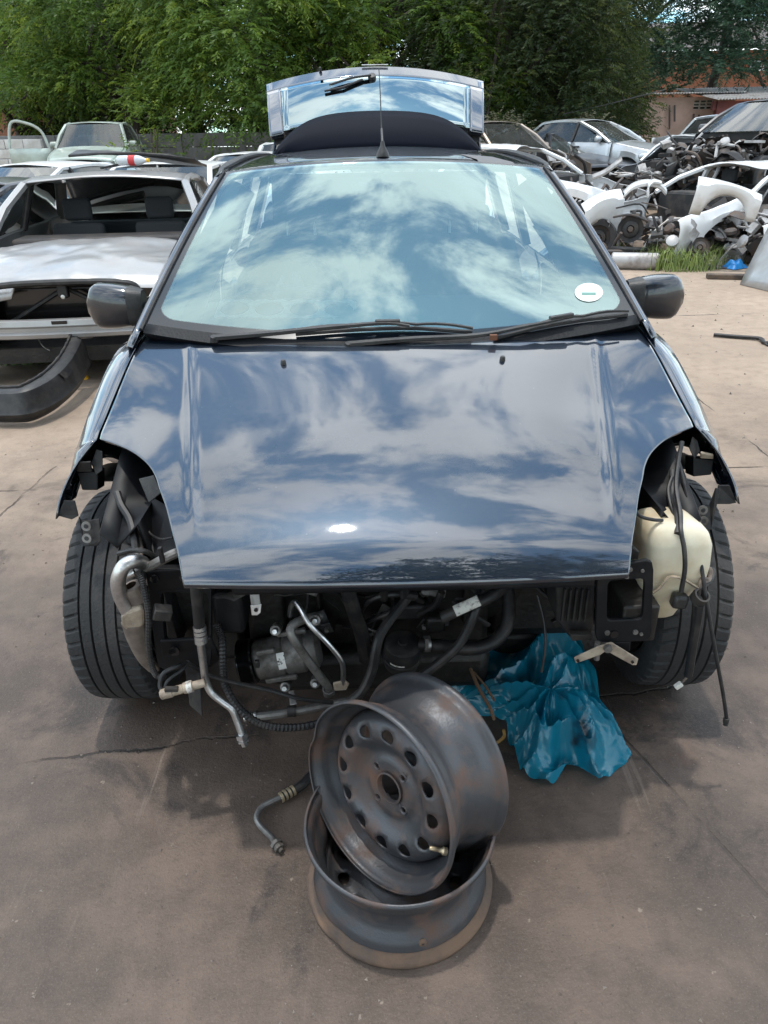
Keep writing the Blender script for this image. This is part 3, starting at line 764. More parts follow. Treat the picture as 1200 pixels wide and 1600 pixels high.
for s in (-1, 1):
    # inner wing with its strut tower bulge, and the folded apron rail under the bonnet edge
    rows = []
    for i in range(15):
        v = -.36+i*.042; rows.append([(s*.69, v, bz(.69, max(v, -.15))-.045-max(0, -.15-v)*.5), (s*.66, v, bz(.66, max(v, -.15))-.07-max(0, -.15-v)*.6), (s*(.60-.05*math.exp(-((v-.05)/.14)**2)), v, .72), (s*(.57-.09*math.exp(-((v-.05)/.14)**2)), v, .56), (s*.55, v, .38)])
    G().grid(rows).done('inner_wing', M['e_coat'], car, solid=.006)
    # wheel arch liner
    rows = [[(s*(.60+.23*k/4), .385*math.cos(a), .305+.385*math.sin(a)) for k in range(5)] for a in [R(12+84*i/18) for i in range(19)]]
    G().grid(rows).done('wheel_arch_liner', M['black_plastic'], car, solid=.004)
    # chassis leg with bumper mounting plate hole
    G().box((s*.43, -.09, .45), (.075, .50, .12)).done('chassis_leg', M['e_coat'], car, bevel=.012)
    # lower arm and hub carrier
    G().tube([(s*.35, .10, .20), (s*.66, -.02, .17)], .03, 8, flat=.6).done('lower_arm', M['grime'], car)
    G().tube([(s*.62, 0, .32), (s*.60, .03, .75)], .032, 10).done('strut', M['grime'], car)
    G().lathe([(0, -.05), (.125, -.05), (.125, -.035), (.13, -.035), (.13, -.02), (.05, -.02)], (s*.66, 0, .307), (s, 0, 0), 36).done('brake_disc', M['scrap'], car)
    G().tube([(s*.25, .02, .30), (s*.62, 0, .30)], .014, 8).done('drive_shaft', M['grime'], car)
G().box((0, .05, .15), (.96, .30, .08)).done('subframe', M['grime'], car, bevel=.015)
G().box((0, -.34, .155), (.98, .05, .05)).done('radiator_crossmember', M['e_coat'], car, bevel=.01) if False else None
G().box((.02, -.47, .628), (.80, .05, .05)).done('slam_panel', M['e_coat'], car, bevel=.012)
G().tube([(0, -.46, .62), (0, -.50, .60), (.02, -.47, .58)], .012, 8).done('bonnet_catch', M['dark_metal'], car)
# ---- engine
eng = G().box((-.04, -.01, .40), (.58, .32, .40)).done('engine_block', M['grime'], car, bevel=.02)
G().box((-.02, -.06, .635), (.46, .24, .10)).done('cam_cover', M['black_plastic'], eng, bevel=.025)
G().box((-.05, -.06, .165), (.60, .34, .13)).done('sump', M['grime'], eng, bevel=.03)
for k in range(5): G().box((-.22+.10*k, -.178, .43), (.014, .03, .26)).done('block_rib', M['grime'], eng, bevel=.004)
for k in range(4): G().tube(cr([(-.18+.11*k, -.12, .62), (-.18+.11*k, -.235, .62), (-.17+.11*k, -.27, .54), (-.16+.11*k, -.20, .47)], 5), .021, 10).done('intake_runner', M['black_plastic'], eng)
G().box((.40, .0, .36), (.28, .30, .30)).done('gearbox', M['grime'], car, bevel=.04)
G().lathe([(0, .12), (.10, .12), (.13, .06), (.15, 0), (.15, -.05)], (.28, -.02, .38), (1, 0, 0), 24).done('bell_housing', M['grime'], car)
G().box((-.36, -.12, .30), (.10, .22, .34)).done('timing_cover', M['grime'], car, bevel=.02)
G().box((-.50, -.02, .34), (.14, .34, .30)).done('inner_wheelhouse', M['grime'], car, bevel=.02)
# ---- air-conditioning compressor
ca_, cb_ = cp(382, 1035, -.285), cp(500, 1012, -.27)
ax = (cb_-ca_).normalized()
comp = G().lathe([(0, .0), (.046, .0), (.052, .006), (.054, .02), (.054, .075), (.050, .08), (.055, .085), (.055, .13), (.048, .136), (.052, .142), (.050, .165), (.035, .175), (0, .175)], ca_+ax*.03, ax, 36).done('compressor', M['alu_dirty'], car)
comp['label'] = 'dirty aluminium compressor with ribbed belt pulley'
prof = [(.02, -.014), (.052, -.014), (.060, -.010)]
for k in range(6): prof += [(.0605, -.008+k*.0052), (.0560, -.0056+k*.0052)]
prof += [(.061, .024), (.058, .028), (.02, .028)]
G().lathe(prof, ca_, ax, 48).done('pulley', M['black_gloss'], comp)
G().lathe([(0, -.022), (.022, -.022), (.026, -.016), (.036, -.015), (.036, -.010)], ca_, ax, 24).done('clutch_hub', M['dark_metal'], comp)
up = Vector((0, -.35, .94))
def lug(px, py, v, r=.013):
    c = cp(px, py, v); o = G().lathe([(0, -.020), (r*.55, -.020), (r*.6, -.012), (r, -.011), (r*1.1, 0), (r*1.1, .03)], c, (0, .9, -.4), 14).done('bolt_lug', M['alu_dirty'], comp)
    G().lathe([(0, -.026), (r*.5, -.026), (r*.55, -.018)], c, (0, .9, -.4), 6).done('bolt_head', M['alu'], o)
for q in ((431, 984, -.335), (446, 1072, -.325), (493, 1066, -.315), (493, 968, -.32)): lug(*q)
G().box(cp(415, 1018, -.325), (.05, .014, .014), Matrix.Rotation(-.2, 3, 'Y')).done('body_rib', M['alu_dirty'], comp, bevel=.004)
G().box(cp(455, 988, -.325), (.075, .014, .014), Matrix.Rotation(-.15, 3, 'Y')).done('body_rib', M['alu_dirty'], comp, bevel=.004)
G().box(cp(440, 1060, -.325), (.085, .014, .014), Matrix.Rotation(-.15, 3, 'Y')).done('body_rib', M['alu_dirty'], comp, bevel=.004)
# torn label wrapped on the casing
la = ax.cross(up).normalized(); c0_ = ca_+ax*.095
fa = Vector((0, -1, .35)).normalized(); fa = (fa-ax*fa.dot(ax)).normalized(); fb = ax.cross(fa)
G().grid([[c0_+ax*(.022*i/4)+.0548*(math.cos(a)*fa+math.sin(a)*fb) for a in [-.42+.84*k/8 for k in range(9)]] for i in range(5)]).done('torn_label', pm('torn_label', (.75, .75, .72), .5, col2=(.07, .065, .06), nscale=55, lo=.50, hi=.54), comp)
G().box(cp(402, 1037, -.345), (.012, .012, .022)).done('clutch_connector', M['black_plastic'], comp, bevel=.003)
# two aluminium pipes rising from it
tube_px('thick_aluminium_pipe', [(500, 962, -.30), (474, 968, -.34), (455, 980, -.36), (458, 997, -.37), (480, 1030, -.365), (505, 1063, -.36), (514, 1074, -.35), (512, 1085, -.33)], .0115, M['alu_dirty'], n=12)
tube_px('thin_aluminium_pipe', [(453, 962, -.28), (455, 947, -.31), (461, 941, -.33), (470, 952, -.35), (484, 976, -.37), (510, 1003, -.375), (530, 1027, -.375), (536, 1043, -.37), (536, 1072, -.35)], .0068, M['alu'], n=10)
plate_px('pipe_bracket', [(520, 1068, -.362), (540, 1064, -.362), (546, 1070, -.36), (541, 1079, -.355), (522, 1080, -.355)], .006, M['beige'])
G().lathe([(.0125, 0), (.016, 0), (.016, .03), (.0125, .03)], cp(513, 1076, -.345), (0, .5, -.8), 14).done('pipe_collar', M['alu_dirty'], car)
# lower pipe with ferrule and P-clip
tube_px('lower_pipe', [(382, 1120, -.40), (415, 1118, -.40), (470, 1110, -.39), (512, 1101, -.37), (560, 1092, -.33)], .0115, M['alu_dirty'], n=10)
for x in (384, 391, 399): G().lathe([(.012, -.004), (.0145, -.003), (.0145, .003), (.012, .004)], cp(x, 1120-(x-384)*.1, -.40), (1, 0, .05), 14).done('ferrule_ring', M['alu'], car)
G().lathe([(.0125, -.01), (.015, -.01), (.015, .01), (.0125, .01)], cp(456, 1111, -.393), (1, 0, .08), 16).done('pipe_clip', M['dark_metal'], car)
plate_px('clip_strap', [(450, 1080, -.37), (459, 1078, -.37), (464, 1100, -.405), (453, 1102, -.405)], .003, M['alu_dirty'])
tube_px('thin_cable', [(292, 1035, -.45), (320, 1052, -.43), (360, 1065, -.42), (420, 1078, -.41), (470, 1092, -.41), (520, 1098, -.38)], .0055, M['hose'])
corrug('corrugated_conduit', [(338, 975, -.36), (347, 1000, -.38), (348, 1040, -.40), (352, 1070, -.42), (372, 1105, -.45), (405, 1130, -.47), (445, 1137, -.47), (490, 1132, -.45), (540, 1115, -.40)], .0105, M['hose'])
# ---- air-conditioning line hanging in front: black hose, ferrule, bare aluminium, screw fitting
tube_px('hanging_hose', [(305, 905, -.50), (307, 930, -.50), (310, 960, -.495), (312, 985, -.49)], .0125, M['hose'], n=12)
tube_px('hanging_pipe', [(312, 985, -.49), (314, 1010, -.485), (318, 1040, -.48), (321, 1062, -.48), (330, 1082, -.485), (347, 1096, -.49), (362, 1108, -.495), (370, 1125, -.50), (379, 1150, -.51)], .0088, M['alu'], n=12)
for y in (981, 988, 995, 1001): G().lathe([(.0105, -.0055), (.0145, -.0045), (.0145, .0045), (.0105, .0055)], cp(312+(y-981)*.1, y, -.49), (.03, -.1, -1), 16).done('ferrule_ring', M['alu'], car)
fd = (cp(383, 1166, -.515)-cp(377, 1146, -.508)).normalized()
G().lathe([(.009, 0), (.0155, .001), (.0155, .012), (.012, .013), (.012, .017), (.0145, .018), (.0145, .022), (.009, .023), (.0085, .034), (.005, .034)], cp(377, 1146, -.508), fd, 6).done('screw_fitting', M['alu'], car, smooth=False)
# pressure switch on that pipe
s0, s1 = cp(322, 1066, -.50), cp(250, 1086, -.52)
sdx = (s1-s0).normalized(); sl_ = (s1-s0).length
sw_ = G().lathe([(.004, 0), (.010, .002), (.010, sl_*.28), (.0135, sl_*.29), (.0135, sl_*.48), (.011, sl_*.50), (.011, sl_*.72), (.013, sl_*.74), (.012, sl_*.97), (.008, sl_), (0, sl_*.98)], s0, sdx, 12).done('pressure_switch', M['beige'], car)
G().lathe([(.0138, sl_*.30), (.0142, sl_*.31), (.0142, sl_*.41), (.0138, sl_*.42)], s0, sdx, 16).done('switch_band', M['white_lbl'], sw_)
G().box(s0.lerp(s1, .72)+Vector((0, -.006, .012)), (.03, .012, .008)).done('switch_latch', M['dark_metal'], sw_)
tube_px('sensor_wire', [(255, 1082, -.51), (250, 1070, -.50), (256, 1052, -.49), (275, 1042, -.48), (292, 1036, -.45)], .0055, M['hose'])
tube_px('sensor_wire', [(257, 1081, -.51), (262, 1064, -.50), (283, 1048, -.48), (296, 1036, -.45)], .004, M['hose'])
# ---- image-left corner: thick bent pipe, clamp, dusty duct, harness
tube_px('bent_alloy_pipe', [(232, 905, -.36), (228, 886, -.40), (214, 877, -.44), (195, 884, -.46), (185, 905, -.465), (188, 930, -.46), (200, 955, -.455), (210, 968, -.45)], .0165, M['alu'], n=14)
plate_px('duct_clamp', [(189, 966, -.475), (196, 958, -.475), (219, 950, -.47), (226, 955, -.47), (226, 976, -.46), (218, 983, -.46), (196, 985, -.465), (190, 978, -.47)], .03, M['beige'], bevel=.005)
tube_px('dusty_duct', [(207, 972, -.45), (214, 1000, -.43), (226, 1028, -.40), (240, 1045, -.36)], lambda t: .026-.010*t, M['tan'], n=12, flat=.7)
G().lathe([(.014, -.022), (.024, -.02), (.024, .02), (.014, .022)], cp(211, 926, -.44), (.3, .1, -1), 14).done('duct_socket', M['tan'], car)
tube_px('harness', [(183, 770, -.25), (190, 790, -.28), (203, 812, -.31), (210, 840, -.35), (214, 868, -.38), (222, 890, -.42), (222, 905, -.44)], .0095, M['hose'])
tube_px('harness', [(206, 815, -.30), (217, 840, -.34), (221, 862, -.37), (216, 880, -.41)], .005, M['tan'])
corrug('harness_sleeve', [(213, 893, -.46), (222, 908, -.47), (228, 935, -.475), (232, 965, -.475), (232, 1000, -.47), (236, 1035, -.46), (244, 1055, -.46), (258, 1058, -.47)], .0078, M['hose'])
tube_px('harness_clip', [(185, 865, -.40), (205, 860, -.41), (225, 861, -.41), (240, 868, -.40)], .006, M['black_plastic'])
G().box(cp(254, 957, -.47), (.040, .03, .028), Matrix.Rotation(.35, 3, 'Y') @ Matrix.Rotation(.3, 3, 'Z')).done('loose_connector', M['dark_metal'], car, bevel=.003)
tube_px('cross_bar', [(212, 893, -.42), (235, 885, -.42), (262, 870, -.42), (290, 858, -.40)], .0115, M['alu_dirty'], n=10)
plate_px('bar_clip', [(245, 858, -.44), (252, 856, -.44), (258, 880, -.435), (250, 882, -.435)], .01, M['dark_metal'])
G().lathe([(.006, 0), (.011, 0), (.011, .02), (.007, .02)], cp(210, 893, -.45), (-.9, -.3, -.3), 12).done('bar_end', M['alu'], car)
# bumper mount: pressed black plates round an opening
def holeplate(name, o4, i4, v, thick, mat, parent=car):
    def loop(q, n=8):
        P = [cp(x, y, v) for x, y in q]; out = []
        for i in range(4):
            a, b_ = P[i], P[(i+1) % 4]
            for k in range(n): out.append(a.lerp(b_, k/n))
        # round the corners
        c = sum(out, Vector())/len(out); m = len(out)
        return [(out[j-1]+out[j]*2+out[(j+1) % m])/4 for j in range(m)]
    return G().ring(loop(o4), loop(i4), (0, thick, 0)).done(name, mat, parent, bevel=.002)
holeplate('bumper_mount', [(228, 890), (330, 886), (330, 1048), (246, 1046)], [(250, 926), (326, 926), (326, 1004), (258, 1006)], -.40, .02, M['e_coat'])
plate_px('mount_flange', [(226, 893, -.43), (300, 889, -.43), (300, 920, -.41), (232, 924, -.41)], .006, M['e_coat'])
for x, y in ((241, 905), (287, 903)): G().lathe([(.0, -.001), (.010, -.001), (.011, .004)], cp(x, y, -.436), (0, 1, 0), 14).done('bolt_hole', M['black_gloss'], car)
plate_px('inner_panel', [(255, 925, -.30), (330, 925, -.30), (330, 1010, -.30), (262, 1005, -.30)], .01, M['grime'])
plate_px('lower_panel', [(250, 1002, -.41), (330, 998, -.41), (345, 1030, -.38), (320, 1050, -.38), (256, 1046, -.39)], .01, M['e_coat'])
G().lathe([(.0, -.001), (.013, -.001), (.014, .004)], cp(272, 1018, -.416), (0, 1, 0), 16).done('bolt_hole', M['black_gloss'], car)
plate_px('undertray_flap', [(288, 1040, -.44), (312, 1048, -.44), (316, 1120, -.47), (296, 1102, -.46)], .004, M['dark_metal'])
# headlamp-bay sheet metal
plate_px('lamp_bay_panel', [(228, 770, -.22), (262, 790, -.28), (285, 870, -.38), (240, 870, -.36), (218, 810, -.28)], .006, M['e_coat'])
plate_px('lamp_bay_bracket', [(216, 748, -.24), (240, 742, -.26), (252, 770, -.28), (232, 786, -.28)], .005, M['black_plastic'])
tube_px('bonnet_cable', [(226, 800, -.29), (232, 830, -.32), (250, 842, -.36), (270, 840, -.38)], .003, M['hose'])
# fender brackets
def fender_bracket(s, tip, plate, hole1, hole2):
    e = plate_px('fender_bracket', plate, .004, M['dark_metal'], bevel=.002)
    for h in (hole1, hole2):
        G().lathe([(.006, -.003), (.012, -.003), (.012, .002)], cp(*h), (0, 1, -.2), 14).done('washer', M['alu_dirty'], e)
    plate_px('fender_tab', tip, .004, M['dark_metal'], e)
fender_bracket(-1, [(90, 806, -.215), (100, 782, -.21), (117, 782, -.20), (123, 806, -.21), (112, 812, -.215)], [(122, 806, -.22), (128, 814, -.22), (155, 810, -.22), (158, 846, -.24), (152, 853, -.24), (130, 854, -.24)], (135, 822, -.238), (136, 841, -.25))
fender_bracket(1, [(1151, 786, -.215), (1140, 758, -.21), (1122, 758, -.20), (1118, 788, -.21), (1140, 788, -.215)], [(1118, 762, -.22), (1126, 764, -.22), (1112, 828, -.24), (1088, 828, -.24), (1082, 802, -.22), (1108, 790, -.22)], (1098, 797, -.238), (1099, 814, -.25))
plate_px('wing_rail_stub', [(120, 738, -.14), (153, 736, -.14), (153, 766, -.15), (128, 766, -.15)], .05, M['e_coat'])
plate_px('wing_rail_stub', [(1083, 715, -.14), (1116, 718, -.14), (1112, 742, -.15), (1083, 745, -.15)], .05, M['e_coat'])
plate_px('rail_lip', [(1095, 708, -.16), (1115, 712, -.16), (1115, 718, -.15), (1094, 717, -.15)], .008, M['beige'])
plate_px('rail_lip', [(122, 722, -.16), (142, 722, -.16), (144, 738, -.15), (119, 738, -.15)], .006, M['dark_metal'])
for pts in ([(150, 702, -.13), (160, 705, -.13), (160, 735, -.15), (150, 742, -.15), (142, 725, -.14)], [(1082, 682, -.13), (1090, 688, -.13), (1094, 705, -.15), (1085, 718, -.15), (1077, 700, -.14)]):
    plate_px('wing_seal_flap', pts, .004, M['rubber'])
# ---- image-right corner: bottle, mount, bracket, wiring
def blob(name, secs, mat, n=28, e=.5, parent=car, auto=0):
    rows = []
    for c, hx, hy in secs:
        row = []
        for k in range(n):
            a = 2*math.pi*(k+.5)/n; ca, sa = math.cos(a), math.sin(a)
            row.append(Vector(c)+Vector((hx*math.copysign(abs(ca)**e, ca), hy*math.copysign(abs(sa)**e, sa), 0)))
        rows.append(row)
    gg = G().grid(rows, True); m = len(gg.V)
    gg.F += [tuple(range(n))[::-1], tuple(range(m-n, m))]
    return gg.done(name, mat, parent, auto=auto)
c = cp(1040, 890, -.35)
zt_, zb_ = cp(1040, 822, -.40).z, cp(1035, 972, -.40).z
cx_ = c.x
H_ = zt_-zb_
def S_(f, dx, hx, hy, dv=0): return ((cx_+dx, -.345+dv, zb_+H_*f), hx, hy)
res = blob('washer_reservoir', [S_(0, -.022, .030, .030), S_(.02, -.022, .040, .045), S_(.06, -.020, .046, .055), S_(.22, -.012, .056, .062), S_(.34, -.004, .064, .066), S_(.40, .0, .072, .068), S_(.44, .004, .078, .070), S_(.60, .004, .080, .072), S_(.80, .000, .079, .072), S_(.90, -.006, .074, .068), S_(.96, -.012, .062, .058), S_(.99, -.016, .046, .046), S_(1.0, -.018, .030, .03)], M['cream'], 40, .42)
res['label'] = 'cream plastic washer fluid bottle'
G().tube(cr([cp(1010, 830, -.33), cp(1022, 790, -.26), cp(1040, 760, -.2)], 6), .018, 12).done('filler_neck', M['cream'], res)
tube_px('reservoir_strap', [(1022, 925, -.42), (1034, 916, -.428), (1042, 904, -.43), (1056, 901, -.432), (1074, 909, -.43), (1090, 919, -.42)], .011, M['beige'], n=8, flat=.25)
G().box(cp(1061, 938, -.43), (.036, .03, .036), Matrix.Rotation(.1, 3, 'Y')).done('washer_pump', M['black_plastic'], res, bevel=.008)
tube_px('pump_lead', [(1066, 690, -.22), (1060, 720, -.25), (1056, 760, -.30), (1062, 800, -.36), (1064, 830, -.41), (1069, 858, -.43), (1070, 890, -.44), (1064, 925, -.445)], .0055, M['hose'])
tube_px('wide_loom', [(1052, 735, -.22), (1053, 775, -.28), (1060, 800, -.35), (1060, 834, -.41)], .010, M['hose'], flat=.6)
tube_px('loop_lead', [(1050, 745, -.24), (1044, 765, -.27), (1048, 790, -.31), (1056, 812, -.36)], .0045, M['hose'])
tube_px('bonnet_stay_cable', [(1058, 712, -.2), (1066, 745, -.25), (1076, 785, -.30), (1084, 830, -.36), (1095, 880, -.41), (1106, 950, -.45), (1118, 1020, -.47), (1130, 1085, -.48), (1136, 1128, -.485)], .0045, M['hose'])
G().lathe([(0, 0), (.007, 0), (.007, .014), (.005, .016), (.006, .022), (0, .022)], cp(1135, 1122, -.485), (.1, 0, -1), 10).done('cable_end', M['dark_metal'], car)
rg = G().lathe([(.014, -.012), (.0185, -.012), (.0185, .012), (.014, .012)], cp(1094, 933, -.44), (.15, -.5, .85), 22, closed=True).done('neck_ring', M['dark_metal'], car)
tube_px('drain_tube', [(1092, 945, -.44), (1088, 975, -.44), (1082, 1010, -.44), (1078, 1040, -.44), (1075, 1056, -.44)], lambda t: .0115-.0015*t, M['hose'], n=10)
tube_px('wire', [(1076, 1056, -.44), (1070, 1062, -.44), (1064, 1068, -.44)], .003, M['tan'])
G().box(cp(1060, 1071, -.44), (.020, .012, .012), Matrix.Rotation(-.75, 3, 'Y')).done('white_connector', pm('white_plug', (.62, .60, .55), .6), car, bevel=.002)
for k in range(3):
    tube_px('loom_strand', [(1095, 880+4*k, -.36), (1108+3*k, 890, -.37), (1108+2*k, 905, -.39), (1096, 905+8*k, -.42), (1092, 930, -.43)], .0045, M['tan'] if k < 2 else M['hose'])
tube_px('inner_arch_edge', [(988, 790, -.40), (1000, 806, -.40), (1020, 812, -.39), (1035, 813, -.38)], .004, M['rubber'])
holeplate('bumper_mount', [(934, 888), (1022, 874), (1018, 1002), (930, 1004)], [(950, 908), (1008, 904), (1004, 968), (948, 970)], -.47, .012, M['e_coat'])
G().box((cp(978, 938, -.36)), (.085, .20, .10)).done('crush_can', M['grime'], car, bevel=.006)
for x, y, r in ((960, 991, .010), (949, 989, .006), (993, 988, .006), (1002, 991, .004), (985, 890, .005), (1004, 892, .004)):
    G().lathe([(0, -.002), (r, -.002), (r*1.1, .003)], cp(x, y, -.472), (0, 1, 0), 14).done('bolt_hole' if r > .008 else 'bolt_head', M['black_gloss'] if r > .008 else M['alu_dirty'], car)
G().tube([cp(980, 873, -.475), cp(979, 903, -.475)], .005, 8).done('locating_pin', M['alu_dirty'], car)
plate_px('mount_foot', [(960, 1004, -.47), (986, 1003, -.47), (985, 1018, -.465), (962, 1018, -.465)], .006, M['e_coat'])
arm = plate_px('steel_bracket_arm', [(897, 1028, -.49), (900, 1037, -.49), (938, 1024, -.49), (950, 1016, -.49), (947, 1007, -.49), (936, 1010, -.49)], .005, M['beige'])
plate_px('steel_bracket_arm', [(946, 1006, -.487), (956, 1004, -.487), (998, 1030, -.487), (995, 1040, -.487), (988, 1040, -.487), (946, 1017, -.487)], .005, M['beige'])
for x, y in ((903, 1032), (988, 1034)): G().lathe([(0, -.003), (.0035, -.003), (.0035, .001)], cp(x, y, -.492), (0, 1, 0), 10).done('bolt_hole', M['black_gloss'], arm)
G().lathe([(0, -.010), (.009, -.009), (.010, 0)], cp(949, 1012, -.492), (0, 1, 0), 12).done('bolt_head', M['alu_dirty'], arm)
G().tube([cp(934, 1004, -.478), cp(932, 1030, -.478)], .007, 8).done('pin', M['alu_dirty'], arm)
dk = plate_px('battery_tray', [(868, 905, -.40), (930, 905, -.40), (928, 985, -.39), (918, 1000, -.39), (893, 1000, -.39), (870, 972, -.39)], .12, M['black_plastic'], bevel=.006)
for k in range(5): G().box(cp(880+9*k, 945, -.405), (.004, .01, .09)).done('tray_rib', M['black_plastic'], dk)
plate_px('tray_foot', [(892, 992, -.42), (926, 992, -.42), (926, 1000, -.42), (893, 1002, -.42)], .02, M['dark_metal'])
plate_px('black_knob', [(978, 862, -.42), (990, 855, -.42), (1000, 862, -.42), (998, 874, -.42), (985, 876, -.42)], .02, M['black_plastic'])
# ---- hoses and canister in the middle of the bay
cn = cp(628, 1022, -.28)
can = G().lathe([(0, .055), (.012, .055), (.014, .050), (.040, .048), (.047, .044), (.049, .030), (.0495, .0), (.052, -.002), (.052, -.012), (.047, -.014), (.046, -.035), (.03, -.04), (0, -.04)], cn, (.05, -.25, 1), 36).done('filter_canister', M['dark_metal'], car)
la_ = Vector((0, -1, -.25)).normalized()
G().grid([[cn+Vector((.0503*math.sin(a), -.0503*math.cos(a), dz+.25*.0503*-math.cos(a)*.9)) for a in [-.55+.8*k/6-.15 for k in range(7)]] for dz in (.006, .014)]).done('canister_label', M['white_lbl'], can)
cl = G().lathe([(.019, -.008), (.0215, -.008), (.0215, .008), (.019, .008)], cp(667, 1006, -.30), (1, .1, -.05), 18, closed=True).done('hose_clamp', M['alu'], car)
G().box(cp(667, 1006, -.325), (.008, .006, .034)).done('clamp_screw', M['alu_dirty'], cl)
tube_px('coolant_hose', [(655, 1007, -.29), (690, 1010, -.30), (735, 1013, -.30), (770, 1003, -.29), (790, 980, -.27), (795, 950, -.24), (792, 915, -.20)], .0185, M['hose'], n=12)
tube_px('lower_hose', [(640, 1070, -.36), (660, 1055, -.36), (690, 1033, -.35), (715, 1010, -.34), (730, 985, -.33), (742, 955, -.32), (752, 925, -.28)], .0125, M['hose'], n=10)
tube_px('centre_hose', [(545, 1098, -.40), (567, 1078, -.40), (582, 1045, -.39), (588, 1012, -.38), (595, 990, -.36), (612, 965, -.33), (640, 930, -.28)], .0125, M['hose'], n=10)
lab = cp(728, 950, -.34)
tg2 = (cp(748, 938, -.335)-cp(710, 955, -.345)).normalized(); nb = Vector((0, -.8, .6)); nb = (nb-tg2*nb.dot(tg2)).normalized(); nc = tg2.cross(nb)
G().grid([[cp(710+38*i/6, 955-17*i/6, -.345)+.017*(math.cos(a)*nb+math.sin(a)*nc) for a in [-.9+1.9*k/8 for k in range(9)]] for i in range(7)]).done('hose_label', M['white_lbl'], car)
tube_px('label_hose', [(690, 965, -.33), (728, 948, -.325), (770, 930, -.30), (800, 905, -.24)], .0155, M['hose'], n=12)
for pts, r in (([(560, 960, -.24), (575, 940, -.26), (600, 930, -.27), (635, 930, -.26), (660, 940, -.24)], .008), ([(560, 975, -.22), (590, 965, -.26), (620, 950, -.27), (640, 925, -.25)], .007),
               ([(540, 910, -.30), (552, 950, -.28), (565, 990, -.26), (572, 1030, -.24)], .020), ([(655, 960, -.22), (680, 945, -.25), (690, 925, -.26)], .010), ([(600, 912, -.3), (600, 935, -.26)], .012), ([(840, 930, -.30), (850, 970, -.33), (852, 1010, -.36), (846, 1050, -.38)], .0035)):
    tube_px('bay_hose', pts, r, M['hose'])
G().box(cp(640, 950, -.2), (.10, .05, .045)).done('coil_pack', M['black_plastic'], car, bevel=.008)
G().box(cp(680, 972, -.26), (.05, .04, .05)).done('thermostat_housing', M['grime'], car, bevel=.01)
plate_px('steel_tab', [(391, 946, -.38), (409, 944, -.38), (407, 958, -.385), (402, 962, -.385), (393, 962, -.385)], .003, M['alu'])
G().lathe([(0, -.002), (.005, -.002), (.005, .001)], cp(400, 953, -.384), (0, 1, 0), 12).done('bolt_hole', M['black_gloss'], car)
tube_px('tab_stay', [(396, 912, -.36), (398, 930, -.37), (400, 945, -.378)], .012, M['alu_dirty'], flat=.3)
G().lathe([(.026, 0), (.030, 0), (.030, .05), (.026, .05)], cp(444, 918, -.36), (0, 1, .2), 24, closed=True).done('throttle_pipe', M['black_plastic'], car)
plate_px('torn_foil', [(340, 932, -.34), (362, 925, -.35), (392, 912, -.34), (388, 928, -.34), (366, 940, -.35)], .003, M['dark_metal'])
rb_ = random.Random(5)
for k in range(26):
    u0, v0, z0 = rb_.uniform(-.42, .40), rb_.uniform(-.33, -.20), rb_.uniform(.26, .60)
    pts = [Vector((u0, v0+.10, z0+rb_.uniform(.05, .2)))]
    for j_ in range(3): pts.append(pts[-1]+Vector((rb_.uniform(-.10, .10), rb_.uniform(-.05, .02), rb_.uniform(-.11, .02))))
    G().tube(cr(pts, 6), rb_.choice((.0025, .003, .004, .006)), 6).done('bay_wire', rb_.choice((M['hose'], M['hose'], M['hose'], M['tan'], M['black_plastic'])), car)
    if k % 2 == 0: G().box(pts[-1], (rb_.uniform(.015, .03), .015, rb_.uniform(.015, .028)), Matrix.Rotation(rb_.uniform(-1, 1), 3, 'Y')).done('plug', rb_.choice((M['black_plastic'], M['dark_metal'], M['grime'])), car, bevel=.002)
for k in range(14):
    c_ = Vector((rb_.uniform(-.30, .38), rb_.uniform(-.26, -.19), rb_.uniform(.25, .55)))
    bk = G().box(c_, (rb_.uniform(.02, .07), .006, rb_.uniform(.02, .06)), Matrix.Rotation(rb_.uniform(-.6, .6), 3, 'Y') @ Matrix.Rotation(rb_.uniform(-.5, .5), 3, 'X')).done('bay_bracket', rb_.choice((M['dark_metal'], M['alu_dirty'], M['grime'])), car, bevel=.002)
    G().lathe([(0, -.010), (.006, -.010), (.007, 0)], c_+Vector((0, -.004, 0)), (0, 1, 0), 6).done('bolt_head', M['alu_dirty'], bk)
# long hose that trails out to a loose end on the floor
hp = [gnd(560, 1225, .03), gnd(500, 1205, .03), gnd(470, 1228, .025), gnd(440, 1246, .022)]
inv = Matrix.Translation((CAR[0], CAR[1], 0)) @ Matrix.Rotation(CAR[2], 4, 'Z'); inv = inv.inverted()
hp = [inv @ p for p in [at(560, 1150, 1.42)]+hp]
th = G().tube(cr(hp, 8), .012, 10).done('trailing_hose', M['hose'], car)
al = [inv @ gnd(x, y, z) for x, y, z in ((441, 1245, .022), (425, 1252, .022), (408, 1262, .02), (401, 1278, .018), (408, 1292, .016), (422, 1306, .016), (430, 1316, .016))]
G().tube(cr(al, 6), .0072, 10).done('hose_tail_pipe', M['alu_dirty'], th)
dr = (al[0]-hp[-2]).normalized()
for k in range(4): G().lathe([(.010, -.004), (.0135, -.003), (.0135, .003), (.010, .004)], al[0]+dr*(.002-.011*k), dr, 14).done('ferrule_ring', M['brass'], th)
G().lathe([(.008, 0), (.014, .001), (.015, .010), (.011, .011), (.011, .014), (.013, .016), (.012, .022), (.006, .023), (.006, .030), (0, .030)], al[-1], (al[-1]-al[-2]).normalized()+Vector((0, 0, -.1)), 8).done('union_nut', M['alu_dirty'], th, smooth=False)

